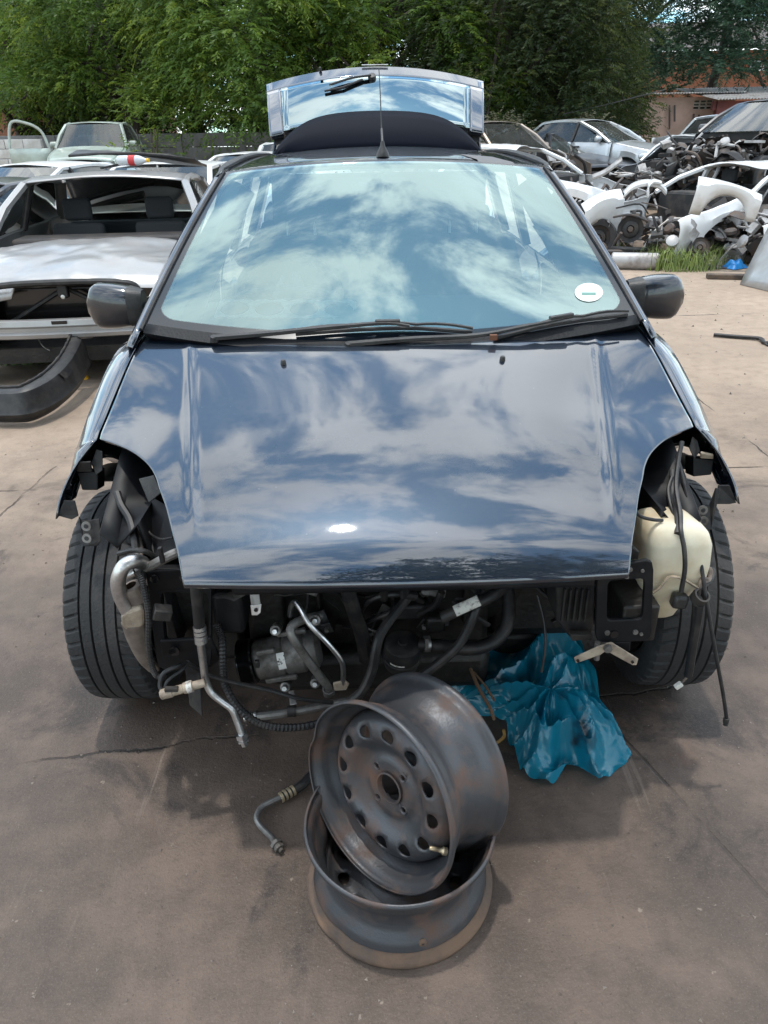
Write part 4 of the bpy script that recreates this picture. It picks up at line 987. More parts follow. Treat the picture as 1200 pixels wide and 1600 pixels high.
# ================================================================== LOOSE THINGS IN FRONT
# two steel wheels
def steel_wheel(name, label, M4, dent, n=120, flanges=(0,)):
    e = empty(name); tag(e, label, 'wheel', 'loose steel wheels'); e.matrix_world = M4
    Wd, Rr = .184, .203
    prof = [(Rr-.004, -.004), (Rr, 0), (Rr+.0005, .006), (Rr-.004, .012), (.193, .016), (.189, .026), (.187, .036), (.183, .046), (.172, .058), (.166, .072), (.165, .095), (.170, .115), (.182, .132), (.187, .146), (.189, .158), (.193, .168), (Rr-.004, .172), (Rr+.0005, .177), (Rr, .183), (Rr-.004, .187)]
    rows = []
    for r, h in prof:
        row = []
        for k in range(n):
            a = 2*math.pi*k/n; d = 0; dz_ = 0
            for (a0, wd, dep, zc_) in dent:
                q = math.exp(-(((a-a0+math.pi) % (2*math.pi)-math.pi)/wd)**2)*math.exp(-((h-zc_)/.03)**2); d -= dep*q; dz_ += .4*dep*q
            row.append(((r+d)*math.cos(a), (r+d)*math.sin(a), -h+dz_))
        rows.append(row)
    G().grid(rows, True).done('rim', M['steel_wheel'], e, solid=.0035, auto=50, off=0)
    for h0 in flanges:
        rr = [rows[i] for i in ((0, 1, 2, 3, 4, 5) if h0 == 0 else (16, 17, 18, 19))]
        G().grid([[(x*1.009, y*1.009, z+(.0006 if h0 == 0 else -.0006)) for x, y, z in r_] for r_ in rr], True).done('flange', M['steel_flange'], e, solid=.0042, auto=50, off=0)
    # disc: dished, with real vent, stud and hub holes cut as loops
    import bmesh
    def dz(r):
        return float(np.interp(r, [0, .03, .040, .060, .066, .074, .088, .100, .112, .122, .136, .148, .158, .166], [-.052, -.052, -.048, -.048, -.053, -.056, -.050, -.040, -.032, -.029, -.031, -.038, -.050, -.075]))
    bm = bmesh.new()
    radii = [.0295, .034, .040, .046, .052, .058, .064, .070, .078, .088, .098, .106, .113, .120, .127, .134, .141, .149, .157, .166]
    na = 180; vs_ = [[bm.verts.new((r*math.cos(2*math.pi*k/na), r*math.sin(2*math.pi*k/na), dz(r))) for k in range(na)] for r in radii]
    for j in range(len(radii)-1):
        for k in range(na): bm.faces.new((vs_[j][k], vs_[j][(k+1) % na], vs_[j+1][(k+1) % na], vs_[j+1][k]))
    holes = [(.127, 2*math.pi*(k+.5)/12, .0165, .0135) for k in range(12)]+[(.052, 2*math.pi*(k+.4)/4, .0062, .0062) for k in range(4)]
    bm.verts.ensure_lookup_table()
    kill = []
    for v in bm.verts:
        r = math.hypot(v.co.x, v.co.y); a = math.atan2(v.co.y, v.co.x)
        for hr, ha, ht, hrad in holes:
            da = (a-ha+math.pi) % (2*math.pi)-math.pi
            if math.hypot((r-hr)/hrad, da*hr/ht) < 1: kill.append(v); break
    bmesh.ops.delete(bm, geom=kill, context='VERTS')
    # snap the rims of the holes on to their ellipses
    for v in bm.verts:
        if not v.is_boundary: continue
        r = math.hypot(v.co.x, v.co.y); a = math.atan2(v.co.y, v.co.x)
        for hr, ha, ht, hrad in holes:
            da = (a-ha+math.pi) % (2*math.pi)-math.pi; m = math.hypot((r-hr)/hrad, da*hr/ht)
            if m < 2.2:
                th_ = math.atan2((r-hr)/hrad, da*hr/ht); r2 = hr+hrad*math.sin(th_); a2 = ha+ht*math.cos(th_)/hr
                v.co = (r2*math.cos(a2), r2*math.sin(a2), dz(r2)); break
    me = bpy.data.meshes.new('wheel_disc'); bm.to_mesh(me); bm.free(); me.materials.append(M['steel_wheel'])
    me.polygons.foreach_set('use_smooth', [True]*len(me.polygons))
    o = bpy.data.objects.new('wheel_disc', me); COL.objects.link(o); o.parent = e
    md = o.modifiers.new('t', 'SOLIDIFY'); md.thickness = .004; md.offset = 0
    G().lathe([(.0295, -.052), (.034, -.050), (.035, -.041), (.0315, -.040), (.0295, -.043)], (0, 0, 0), (0, 0, 1), 40, closed=True).done('hub_lip', M['steel_wheel'], o)
    for k in range(4):
        a = 2*math.pi*(k+.4)/4
        G().lathe([(.0062, -.046), (.0085, -.0445), (.011, -.0475)], (.052*math.cos(a), .052*math.sin(a), 0), (0, 0, 1), 18).done('stud_seat', M['steel_wheel'], o)
    return e
nrm = Vector((math.cos(R(10.4))*math.sin(R(-44.3)), -math.cos(R(10.4))*math.cos(R(-44.3)), math.sin(R(10.4))))
zq = nrm.to_track_quat('Z', 'Y').to_matrix().to_4x4()
W1 = Matrix.Translation((-.028, 1.069, .284)) @ zq @ Matrix.Rotation(.35, 4, 'Z')
# the valve sits low on the image-right side of the upper wheel
sw1 = steel_wheel('steel_wheel', 'rusty black steel wheel leaning on edge inside another wheel', W1, [(2.6, .13, .012, .0), (4.3, .10, .006, .18)], flanges=())
valve_dir = None
iv = W1.inverted(); best = None
for k in range(180):
    a = 2*math.pi*k/180; q = proj(W1 @ Vector((.168*math.cos(a), .168*math.sin(a), -.03)))
    e_ = (q[0]-690)**2+(q[1]-1337)**2
    if best is None or e_ < best[0]: best = (e_, a)
a = best[1]; vp = Vector((.170*math.cos(a), .170*math.sin(a), -.045)); vd = Vector((-.55*math.cos(a), -.55*math.sin(a), .55)).normalized()
vl = G().lathe([(.008, 0), (.008, .008), (.005, .012), (.004, .020), (.0045, .021), (.0045, .034), (.0035, .036), (0, .036)], vp, vd, 12).done('valve', M['brass'], sw1)
W0 = Matrix.Translation((.023, 1.095, .0045)) @ Matrix.Rotation(math.pi, 4, 'X') @ Matrix.Rotation(1.1, 4, 'Z')
sw0 = steel_wheel('steel_wheel', 'rusty black steel wheel lying flat on the concrete under the other one', W0, [(3.9, .12, .010, .187), (1.2, .1, .006, 0)])
best = None
for k in range(180):
    a = 2*math.pi*k/180; q = proj(W0 @ Vector((.186*math.cos(a), .186*math.sin(a), -.04)))
    e_ = (q[0]-655)**2+(q[1]-1458)**2
    if best is None or e_ < best[0]: best = (e_, a)
a = best[1]
G().lathe([(.003, .003), (.0075, .0025), (.009, -.003)], (.186*math.cos(a), .186*math.sin(a), -.042), (math.cos(a), math.sin(a), 0), 16).done('valve_hole', M['steel_flange'], sw0)

# blue plastic sheet, crumpled on the floor under the gearbox
bpts = [(690, 1075, .06), (735, 1040, .10), (790, 1010, .14), (845, 985, .18), (905, 1000, .16), (930, 1060, .10), (955, 1130, .06), (978, 1160, .03), (985, 1183, .01), (962, 1200, .01), (937, 1222, .005), (905, 1196, .02), (880, 1200, .02), (852, 1230, .004), (822, 1212, .01), (812, 1180, .03), (796, 1160, .03), (785, 1130, .05), (745, 1125, .03), (705, 1105, .03)]
B = [gnd(x, y, z) for x, y, z in bpts]; B = cr(B+[B[0]], 8)[:-1]; nb_ = len(B)
c = gnd(858, 1110, .10); rows = []
for j in range(61):
    f = j/60; row = []
    for k in range(nb_):
        p = c.lerp(B[k], f); q = Vector((p.x, p.y, 0))
        base_h = c.z+.075 + (B[k].z-c.z-.075)*f**1.5
        d1 = abs(noise.noise(q*7.0+Vector((3, 1, 0)))); d2 = abs(noise.noise(q*16.0+Vector((0, 5, 2)))); d3 = abs(noise.noise(q*38.0+Vector((7, 5, 2))))
        d4 = abs(noise.noise(q*75.0+Vector((1, 9, 4)))); ang = 2*math.pi*k/nb_; fo = Vector((math.cos(ang)*1.9+f*.5, math.sin(ang)*1.9, f*1.9)); r1 = 1-2*abs(noise.noise(fo)); r2 = 1-2*abs(noise.noise(fo*2.7+Vector((4, 2, f*2)))); r3 = 1-2*abs(noise.noise(Vector((fo.x*6, fo.y*6, f*4))))
        crm = ((.085*(r1-.6)+.010*(r2-.6))*min(1, f*3)+.0015*(r3-.6)*min(1, f*4)+.05*(d1-.18)+.018*(.18-d2)+.003*(.18-d3))*(1-.3*f)
        tw = noise.noise_vector(q*9)*.02*f
        row.append(Vector((p.x+tw.x, p.y+tw.y, max(.004+.012*d2, base_h+crm))))
    rows.append(row)
bs = G().grid(rows, True)
mb = bpy.data.materials.new('blue_plastic_film'); mb.use_nodes = True; t = mb.node_tree; bb = t.nodes['Principled BSDF']
bb.inputs['Base Color'].default_value = (.010, .155, .24, 1); bb.inputs['Roughness'].default_value = .24; bb.inputs['Coat Weight'].default_value = .6
N = lambda ty, **k: t.nodes.new(ty)
tcn = t.nodes.new('ShaderNodeTexCoord'); nn = t.nodes.new('ShaderNodeTexNoise'); nn.inputs['Scale'].default_value = 9; nn.inputs['Detail'].default_value = 8
t.links.new(tcn.outputs['Object'], nn.inputs['Vector'])
vr = t.nodes.new('ShaderNodeValToRGB'); vr.color_ramp.elements[0].position = .33; vr.color_ramp.elements[0].color = (.02, .025, .025, 1); vr.color_ramp.elements[1].position = .44; vr.color_ramp.elements[1].color = (.010, .24, .36, 1)
t.links.new(nn.outputs[0], vr.inputs[0]); t.links.new(vr.outputs[0], bb.inputs['Base Color'])
trl = t.nodes.new('ShaderNodeBsdfTranslucent'); trl.inputs[0].default_value = (.02, .36, .52, 1)
ms = t.nodes.new('ShaderNodeMixShader'); ms.inputs[0].default_value = .4
t.links.new(bb.outputs[0], ms.inputs[1]); t.links.new(trl.outputs[0], ms.inputs[2]); t.links.new(ms.outputs[0], t.nodes['Material Output'].inputs[0])
nk = t.nodes.new('ShaderNodeTexVoronoi'); nk.feature = 'DISTANCE_TO_EDGE'; nk.inputs['Scale'].default_value = 26; t.links.new(tcn.outputs['Object'], nk.inputs['Vector'])
bpn = t.nodes.new('ShaderNodeBump'); bpn.inputs['Strength'].default_value = .12; bpn.inputs['Distance'].default_value = .01
t.links.new(nk.outputs['Distance'], bpn.inputs['Height']); t.links.new(bpn.outputs[0], bb.inputs['Normal'])
tag(bs.done('plastic_sheet', mb, None, auto=40), 'crumpled greasy blue plastic sheet on the floor under the car', 'plastic sheet')
# twigs caught under the bay
tw_ = tag(G().tube(cr([at(733, 1040, 1.62), at(748, 1075, 1.55), at(765, 1105, 1.50), at(772, 1125, 1.48)], 5), [.005]*15+[.004], 6).tube(cr([at(740, 1050, 1.60), at(757, 1070, 1.56), at(773, 1095, 1.52)], 5), .003, 6).done('twig', pm('dry_wood', (.14, .085, .05), .9)), 'forked brown twig hanging in front of the blue sheet', 'twig')
tag(G().tube(cr([gnd(766, 1166, .008), gnd(780, 1158, .01), gnd(788, 1150, .03), gnd(787, 1140, .05)], 5), .0045, 6).done('hooked_wire', pm('yellow_wire', (.42, .24, .07), .6)), 'small hooked orange wire on the floor beside the steel wheels', 'wire')

# ================================================================== OTHER CARS (parametric)
def dent_fn(amp, seed):
    if not amp: return lambda p: Vector(p)
    def f(p):
        p = Vector(p); q = p*1.7+Vector((seed, seed*.7, -seed)); q2 = p*4.3+Vector((seed*.3, seed, seed))
        return p+noise.noise_vector(q)*amp+noise.noise_vector(q2)*amp*.45
    return f
tyre_low = None
def other_car(name, label, loc, yaw, paint, L=4.3, W=1.72, H=1.42, nose=.72, cowl=(1.18, .95), ws=1.95, roof_end=3.0, deck=None, axles=(.82, 3.42),
              wheels=True, bonnet=True, screen=True, sideglass=True, bumper=True, lamps=True, doors=True, dent=0.0, seed=1.0, group=None, pitch=0.0, roll=0.0, cat='car', junk=0, rearscreen=True, roofed=True, seats=True, r=.30, fenders=True, junk_y=None, mirrors=True):
    e = empty(name, loc, 0, label, cat, group, rot=(pitch, roll, yaw)); D = dent_fn(dent, seed); rr_ = random.Random(int(seed*100))
    hw = W/2; deckz = deck if deck else cowl[1]+.06
    def wid(y): return hw*(1-.13*max(0, 1-y/.75)**2-.09*max(0, (y-(L-.6))/.6)**2)
    def belt(y): return float(np.interp(y, [0, .3, cowl[0], cowl[0]+.5, L-.7, L], [nose-.03, nose+.06, cowl[1], cowl[1]+.02, deckz, deckz-.06]))
    def zb(y):
        z = .22
        for a in axles:
            d = abs(y-a); ra = r+.075
            if d < ra*.985: z = max(z, r+math.sqrt(ra*ra-d*d)-.0)
        return z
    def sec(y, s):
        b_, t_, w_ = zb(y), belt(y), wid(y)
        return [D((s*(w_-.075), y, t_)), D((s*(w_-.045), y, t_-.015)), D((s*(w_-.012), y, max(t_-.10, b_+.003))), D((s*w_, y, max(b_+(t_-b_)*.55, b_+.002))), D((s*(w_-.01), y, max(b_+.12 if b_ < .3 else b_+.01, b_))), D((s*(w_-.03), y, b_)), D((s*(w_-.09), y, b_+.01))]
    def side(nm, a, b_, s, n=16):
        return G().grid([sec(a+(b_-a)*i/n, s) for i in range(n+1)]).done(nm, paint, e, solid=.008)
    wr = hw-.23
    def roofp(u, y):
        t = (y-ws)/max(.1, roof_end-ws)
        return D((u, y, H-.05+.05*math.sin(math.pi*min(1, max(0, .12+.8*t)))-.10*u*u))
    for s in (-1, 1):
        if fenders: side('fender', .05, cowl[0]-.02, s, 22)
        mid = (cowl[0]+roof_end)/2+.05
        if doors:
            for a, b_ in ((cowl[0], mid-.01), (mid, axles[1]-.42)):
                if b_-a > .3:
                    d_ = side('door', a, b_, s, 8)
                    h_ = D((s*(wid(b_)+.012), b_-.14, belt(b_)-.10)); G().box(h_, (.03, .16, .03)).done('handle', M['black_plastic'], d_, bevel=.006)
        side('rear_quarter', axles[1]-.41, L, s, 22)
        # pillars
        bl = lambda y: Vector((s*(wid(y)-.06), y, belt(y)-.01))
        rf = lambda y: Vector(roofp(s*wr, y))+Vector((s*.01, 0, -.02))
        if roofed:
            G().tube([bl(cowl[0]+.05), (bl(cowl[0]+.05)+rf(ws))*.5+Vector((s*.01, -.02, .03)), rf(ws)], .036, 6).done('windscreen_pillar', paint, e)
            G().tube([bl(mid), rf(mid-.05)], .038, 4).done('door_pillar', paint if not sideglass else M['black_plastic'], e)
            re = roof_end+(.45 if deck else .20)
            G().tube([bl(min(re, L-.25)), rf(roof_end)], .07, 6, flat=.5).done('rear_pillar', paint, e)
            G().tube([rf(ws+(roof_end-ws)*i/8) for i in range(9)], .032, 6).done('roof_side_rail', paint, e)
            if sideglass:
                for a, b_, a2, b2 in ((cowl[0]+.14, mid-.04, ws+.05, mid-.08), (mid+.04, min(re, L-.25)-.05, mid, roof_end-.03)):
                    G().grid([[(bl(a+(b_-a)*i/5)).lerp(rf(a2+(b2-a2)*i/5), k/3) for k in range(4)] for i in range(6)]).done('side_glass', M['car_glass'], e)
        if lamps:
            G().grid([[Vector(D((s*(wid(.05)-.02-.34*i/5), .02+.16*(1-i/5)**2*1.0-.0*k, nose-.04-.13*k/3))) for k in range(4)] for i in range(6)]).done('headlight', M['lamp'], e, solid=.02)
            G().grid([[Vector(D((s*(wid(L)-.03-.03*i), L+.012-.05*(i == 0), belt(L)-.04-.22*k/3))) for k in range(4)] for i in range(5)]).done('tail_lamp', M['red_lamp'], e, solid=.01)
        m_ = bl(cowl[0]+.28)+Vector((s*.10, 0, .07))
        if sideglass: G().lathe([(0, -.09), (.05, -.085), (.065, -.05), (.062, .05), (.04, .075), (0, .08)], m_, (s, 0, 0), 12).done('door_mirror', paint, e)
    if roofed:
        rows = []
        for j in range(13):
            y = ws+(roof_end-ws)*j/12; rows.append([roofp(-wr+2*wr*k/14, y) for k in range(15)])
        G().grid(rows).done('roof', paint, e, solid=.01)
    if bonnet:
        rows = []
        for j in range(19):
            y = .07+(cowl[0]-.03-.07)*j/18; w_ = wid(y)-.085
            rows.append([Vector(D((w_*(-1+2*k/18), y, belt(y)+.045*(1-(-1+2*k/18)**2)-(.03 if j == 0 else 0)))) for k in range(19)])
        G().grid(rows).done('bonnet', paint, e, solid=.012)
    def pane(nm, y0, z0, w0, y1, z1, w1, bow, mat):
        return G().grid([[Vector(D((0, 0, 0)))*0+Vector(((w0+(w1-w0)*j/6)*(-1+2*k/12), y0+(y1-y0)*j/6-bow*(1-(-1+2*k/12)**2), z0+(z1-z0)*j/6)) for k in range(13)] for j in range(7)]).done(nm, mat, e)
    if screen and roofed: pane('windscreen', cowl[0]+.04, cowl[1]+.0, wid(cowl[0])-.10, ws, H-.055-.10*wr*wr*.5, wr-.02, .07, M['car_glass'])
    if rearscreen and roofed: pane('rear_window', roof_end, H-.07, wr-.03, min(L-.05, roof_end+(.5 if deck else .25)), deckz+.0, hw-.18, -.05, M['car_glass'])
    if deck:
        G().grid([[D((wid(y)*.9*(-1+2*k/10), y, belt(y)+.02*(1-(-1+2*k/10)**2))) for k in range(11)] for y in [roof_end+.45+(L-roof_end-.45)*i/8 for i in range(9)]]).done('boot_lid', paint, e, solid=.01)
    if bumper:
        rows = [[D((hw*.97*(-1+2*k/20), -.06+.22*abs(-1+2*k/20)**3+.03*abs(j-1.5), .24+(nose-.22-.20)*j/4)) for k in range(21)] for j in range(5)]
        bu = G().grid(rows).done('bumper', paint, e, solid=.02)
        G().box((0, -.03, nose-.13), (.75, .05, .12)).done('grille', M['black_plastic'], e, bevel=.01)
        G().box((0, -.055, .32), (.9, .03, .10)).done('air_intake', M['black_gloss'], bu)
    G().grid([[D((hw*.94*(-1+2*k/10), L+.0-.05*abs(-1+2*k/10)**3, .25+(deckz-.30)*j/4)) for k in range(11)] for j in range(5)]).done('rear_panel', paint, e, solid=.02)
    G().box((0, L*.52, .27), (W*.9, L*.80, .06)).done('floor_pan', M['grime'], e)
    G().box((0, cowl[0]+.10, .62), (W*.86, .05, .62)).done('bulkhead', M['scrap_dark'], e)
    G().box((0, cowl[0]+.34, cowl[1]-.07), (W*.80, .36, .16)).done('dashboard', M['scrap_dark'], e, bevel=.04)
    if seats:
        for s in (-1, 1):
            st = G().box((s*.37, mid+.02, .78), (.46, .13, .52), Matrix.Rotation(-.25, 3, 'X')).done('seat', M['seat'], e, bevel=.04)
            G().box((s*.37, mid+.13, 1.15), (.25, .09, .19)).done('headrest', M['seat'], st, bevel=.03)
        G().box((0, roof_end-.1, .75), (W*.7, .13, .5)).done('rear_seat', M['seat'], e, bevel=.04)
    if wheels:
        global tyre_low
        for a in axles:
            for s in (-1, 1):
                we = empty('wheel', (s*(hw-.11), a, r)); we.parent = e
                if tyre_low is None:
                    o1 = G().lathe([(.19, -.09), (.24, -.10), (.285, -.085), (.30, -.06), (.30, .06), (.285, .085), (.24, .10), (.19, .09)], (0, 0, 0), (1, 0, 0), 28).done('tyre', M['tyre'], we)
                    o2 = G().lathe([(.19, .08), (.17, .05), (.05, .06), (0, .06)], (0, 0, 0), (1, 0, 0), 24).lathe([(.19, -.08), (.17, -.05), (.05, -.06), (0, -.06)], (0, 0, 0), (1, 0, 0), 24).done('rim', M['scrap'], we)
                    tyre_low = (o1.data, o2.data)
                else:
                    for nm, me in zip(('tyre', 'rim'), tyre_low):
                        o = bpy.data.objects.new(nm, me); COL.objects.link(o); o.parent = we
    if junk:
        for q in range(3):
            gg = G()
            for k in range(junk):
                c = Vector((rr_.uniform(-hw*.8, hw*.8), rr_.uniform(*(junk_y or (.05, cowl[0]))), rr_.uniform(.25, belt(.5)-.02)))
                ty = rr_.random()
                rot = Matrix.Rotation(rr_.uniform(-1, 1), 3, 'X') @ Matrix.Rotation(rr_.uniform(-1, 1), 3, 'Z')
                if ty < .15: gg.box(c, (rr_.uniform(.05, .3), rr_.uniform(.05, .2), rr_.uniform(.02, .08)), rot)
                elif ty < .30:
                    w_, l_ = rr_.uniform(.15, .5), rr_.uniform(.1, .35); rws = [[c+rot @ Vector((w_*(i/5-.5), l_*(j/3-.5), .3*w_*math.sin(i/5*3.1)+rr_.uniform(-.02, .02))) for i in range(6)] for j in range(4)]
                    gg.grid(rws); gg.grid([[p+rot @ Vector((0, 0, .008)) for p in r_] for r_ in rws])
                elif ty < .82:
                    d1 = Vector((rr_.uniform(-.3, .3), rr_.uniform(-.2, .2), rr_.uniform(-.15, .2)))
                    gg.tube(cr([c-d1, c+Vector((rr_.uniform(-.1, .1), rr_.uniform(-.1, .1), rr_.uniform(-.1, .1))), c+d1], 4), rr_.uniform(.008, .03), 6)
                else: gg.lathe([(0, .04), (.06, .04), (.08, .02), (.08, -.02), (0, -.03)], c, rot @ Vector((0, 0, 1)), 14)
            o = gg.done('engine_scrap', (M['scrap_dark'], M['scrap'], M['scrap_light'])[q], e, auto=30); o['kind'] = 'stuff'
    return e

# ---- silver sedan standing low on the left, front stripped
SP = at(92, 470, 4.95); SY = R(7)
sil = other_car('silver_sedan', 'dusty silver sedan on the left with no windscreen, grille or headlights', (SP.x, 4.95, -.16), SY, M['silver'], L=4.55, W=1.80, H=1.47, nose=.80, cowl=(1.30, .985), ws=2.0, roof_end=3.15, deck=1.02,
                wheels=False, bonnet=False, screen=False, bumper=False, lamps=False, dent=.006, seed=4.0, axles=(.88, 3.55))
# crumpled bonnet with the grille mouth in its front edge
rows = []
for j in range(31):
    t = j/30; row = []
    for k in range(45):
        x = -1+2*k/44; w_ = .84-.10*(1-t)**2
        y0 = .10+.02*abs(x); y = y0+(1.28-y0)*t
        z = .86+.14*t**.8-.05*x*x+.03*(1-x*x)*math.sin(t*math.pi)
        if t < .12: z -= .10*(1-t/.12)**2*(1.0 if abs(x) > .42 else .25)
        z += .030*noise.noise(Vector((x*2.2, t*2.5, 3)))+.014*abs(noise.noise(Vector((x*5+2, t*5, 8))))
        row.append((x*w_, y, z))
    rows.append(row)
G().grid(rows).done('bonnet', M['silver'], sil, solid=.012)['label'] = 'dented silver bonnet'
# grille mouth: black inner frame, braces and latch
G().tube(cr([(-.52, .10, .62), (-.50, .085, .80), (-.36, .08, .845), (0, .075, .855), (.36, .08, .845), (.50, .085, .80), (.52, .10, .62)], 5), .022, 8).done('grille_frame', M['black_plastic'], sil)
G().box((0, .30, .60), (1.30, .03, .36)).done('radiator_shroud', M['black_gloss'], sil)
for s in (-1, 1): G().tube([(0, .20, .80), (s*.46, .22, .55)], .016, 6).done('brace', M['dark_metal'], sil)
lt = G().box((0, .14, .79), (.07, .05, .09)).done('latch', M['dark_metal'], sil, bevel=.01)
G().lathe([(0, -.01), (.014, -.008), (.016, .0)], (0, .112, .755), (0, 1, 0), 12).done('latch_bolt', M['alu'], lt)
for s in (-1, 1):
    G().grid([[(s*(.50+.34*i/6), .10+.10*(i/6)**2+.10*k/4, .80-.02*(i/6)-.36*k/4) for k in range(5)] for i in range(7)]).done('lamp_opening', M['black_gloss'], sil)
bm_ = G()
rows = []
for y, z in ((.02, .50), (.0, .51), (-.005, .535), (.012, .55), (.012, .575), (-.005, .59), (0.0, .625), (.02, .635)):
    rows.append([(x, y+.12*(abs(x)/.8)**3-.02, z) for x in [-.80+.08*k for k in range(21)]])
bmo = G().grid(rows).done('bumper_beam', M['silver'], sil, solid=.008, auto=30)
G().box((-.02, -.022, .612), (.10, .012, .022)).done('beam_slot', M['black_gloss'], bmo)
for x in (-.55, .5): G().box((x, .10, .47), (.10, .14, .05)).done('beam_bracket', M['silver'], bmo, bevel=.01)
G().box((0, .5, .38), (1.5, .9, .1)).done('undertray', M['grime'], sil)
# ---- plastic bottle and loose panels on its roof
def on_silver(u, y, z):
    c, s_ = math.cos(SY), math.sin(SY); return Vector((SP.x+u*c-y*s_, 4.95+u*s_+y*c, z-.16))
bt = at(210, 262, 7.35); bt.z = 1.345
be = empty('plastic_bottle', bt, R(-12), 'clear drink bottle with red label and yellow cap lying on the silver roof', 'bottle')
G().lathe([(0, -.15), (.035, -.148), (.043, -.135), (.043, -.05), (.040, -.045), (.043, -.04), (.043, .04), (.038, .07), (.022, .11), (.014, .125), (.014, .135)], (0, 0, .045), (1, 0, 0), 20).done('bottle_body', pm('pet_plastic', (.75, .78, .80), .15, coat=.5, trans=.25), be)
G().lathe([(.0445, -.035), (.0448, .03)], (0, 0, .045), (1, 0, 0), 20).done('bottle_label', pm('red_label', (.55, .04, .04), .5), be)
G().lathe([(.016, .133), (.017, .135), (.017, .155), (0, .156)], (0, 0, .045), (1, 0, 0), 14).done('cap', pm('yellow_cap', (.75, .45, .02), .4), be)
p0 = at(110, 262, 7.7); p0.z = 1.38
tag(G().grid([[p0+Vector((x, .25*j, .06+.05*math.sin(x*2.3+j)-.05*abs(x))) for x in [0, .3, .6, .9, 1.2]] for j in range(3)]).done('black_panel', M['black_plastic'], solid=.02), 'black trim panel resting across the silver sedan roof', 'panel')
p1 = at(205, 245, 8.6)
tag(G().grid([[p1+Vector((x, .3*j, -.05+.10*math.sin((x+.1)*2.0))) for x in [-.35, -.2, 0, .2, .35]] for j in range(2)]).done('fender_liner', M['rubber'], solid=.015), 'curved dark liner lying behind the bottle', 'panel')
# ---- black bumper cover on the ground in front of the silver sedan
be = empty('bumper_cover', gnd(20, 640), 0, 'scuffed black plastic bumper cover lying on the concrete on the left', 'bumper')
b0 = be.location
path = [gnd(-70, 632, .12), gnd(0, 634, .13), gnd(45, 630, .14), gnd(85, 610, .16), gnd(112, 582, .20), gnd(126, 556, .25), gnd(132, 545, .27)]
path = cr([p-Vector((b0.x, b0.y, 0)) for p in path], 8)
rows = []
for i, p in enumerate(path):
    tng = (path[min(i+1, len(path)-1)]-path[max(i-1, 0)]).normalized(); out = Vector((tng.y, -tng.x, 0)).normalized()
    f = i/(len(path)-1); hgt_ = .22+.07*f**2
    rows.append([p-Vector((0, 0, p.z))+out*o_+Vector((0, 0, z_*hgt_/.30+(p.z-.12)*.55)) for o_, z_ in ((-.085, .262), (-.075, .285), (-.03, .283), (-.005, .262), (.012, .20), (.018, .13), (.03, .10), (.012, .05), (-.03, .012))])
bc = G().grid(rows).done('cover', M['black_plastic'], be, solid=.006)
G().tube([Vector(r_[1])+Vector((0, 0, .006)) for r_ in rows], [.008+.004*(i % 4 == 0) for i in range(len(rows))], 6).done('top_edge_ribs', M['dark_metal'], be)
j = len(rows)-22
G().prism([Vector(rows[j+a_][b_])+Vector((.006, -.008, .003)) for a_, b_ in ((0, 3), (4, 3), (5, 4), (1, 4))], (.002, -.004, 0)).done('fog_lamp_slot', M['dark_metal'], be, smooth=False)
G().prism([Vector(rows[-1][0]), Vector(rows[-1][2])+Vector((.02, .02, 0)), Vector(rows[-1][0])+Vector((.10, .06, .03)), Vector(rows[-1][3])+Vector((.06, .03, 0))], (.0, .02, 0)).done('torn_corner', M['tan'], be, smooth=False)
cgp = gnd(134, 592)
tag(G().lathe([(0, .022), (.022, .02), (.024, 0)], cgp, (0, 0, 1), 16).done('bottle_cap', pm('bright_yellow', (.80, .42, .01), .4)), 'small bright yellow cap on the ground by the bumper cover', 'cap')
# weeds below the sedan
def tuft(name, label, c, rad, n, h, col, col2, leaf=.012, cat='plant', seed=1):
    rr_ = random.Random(seed); gg = G()
    for i in range(n):
        a = rr_.random()*6.283; d = rad*math.sqrt(rr_.random()); b_ = Vector((c[0]+d*math.cos(a)*1.4, c[1]+d*math.sin(a), c[2]))
        hh = h*rr_.uniform(.4, 1.0); le = Vector((rr_.uniform(-.5, .5), rr_.uniform(-.5, .5), 0))*hh; sd2 = Vector((-math.sin(a), math.cos(a), 0))*leaf
        m_ = b_+le*.35+Vector((0, 0, hh*.65)); t_ = b_+le+Vector((0, 0, hh*rr_.uniform(.6, 1.0)))
        gg.add([b_-sd2, b_+sd2, m_+sd2*.8, m_-sd2*.8, t_], [(0, 1, 2, 3), (3, 2, 4)])
    o = gg.done(name, pm(name+'_green', col, .6, col2=col2, nscale=8), smooth=False); return tag(o, label, cat)
tuft('weed', 'low green weed growing under the front of the silver sedan', gnd(40, 560), .22, 220, .20, (.09, .13, .03), (.05, .075, .02), .016, seed=3)
tag(G().tube(cr([at(52, 505, 5.2), at(58, 525, 5.1), at(66, 540, 5.0), at(78, 548, 4.95)], 5), .004, 5).done('loose_wire', M['alu_dirty']), 'loose grey wire hanging below the silver sedan beam', 'wire')

# ================================================================== BACKGROUND CARS
def gz_(x, y): return rise(x, y)
def place(px, Y, py=240): p = at(px, py, Y); return p.x
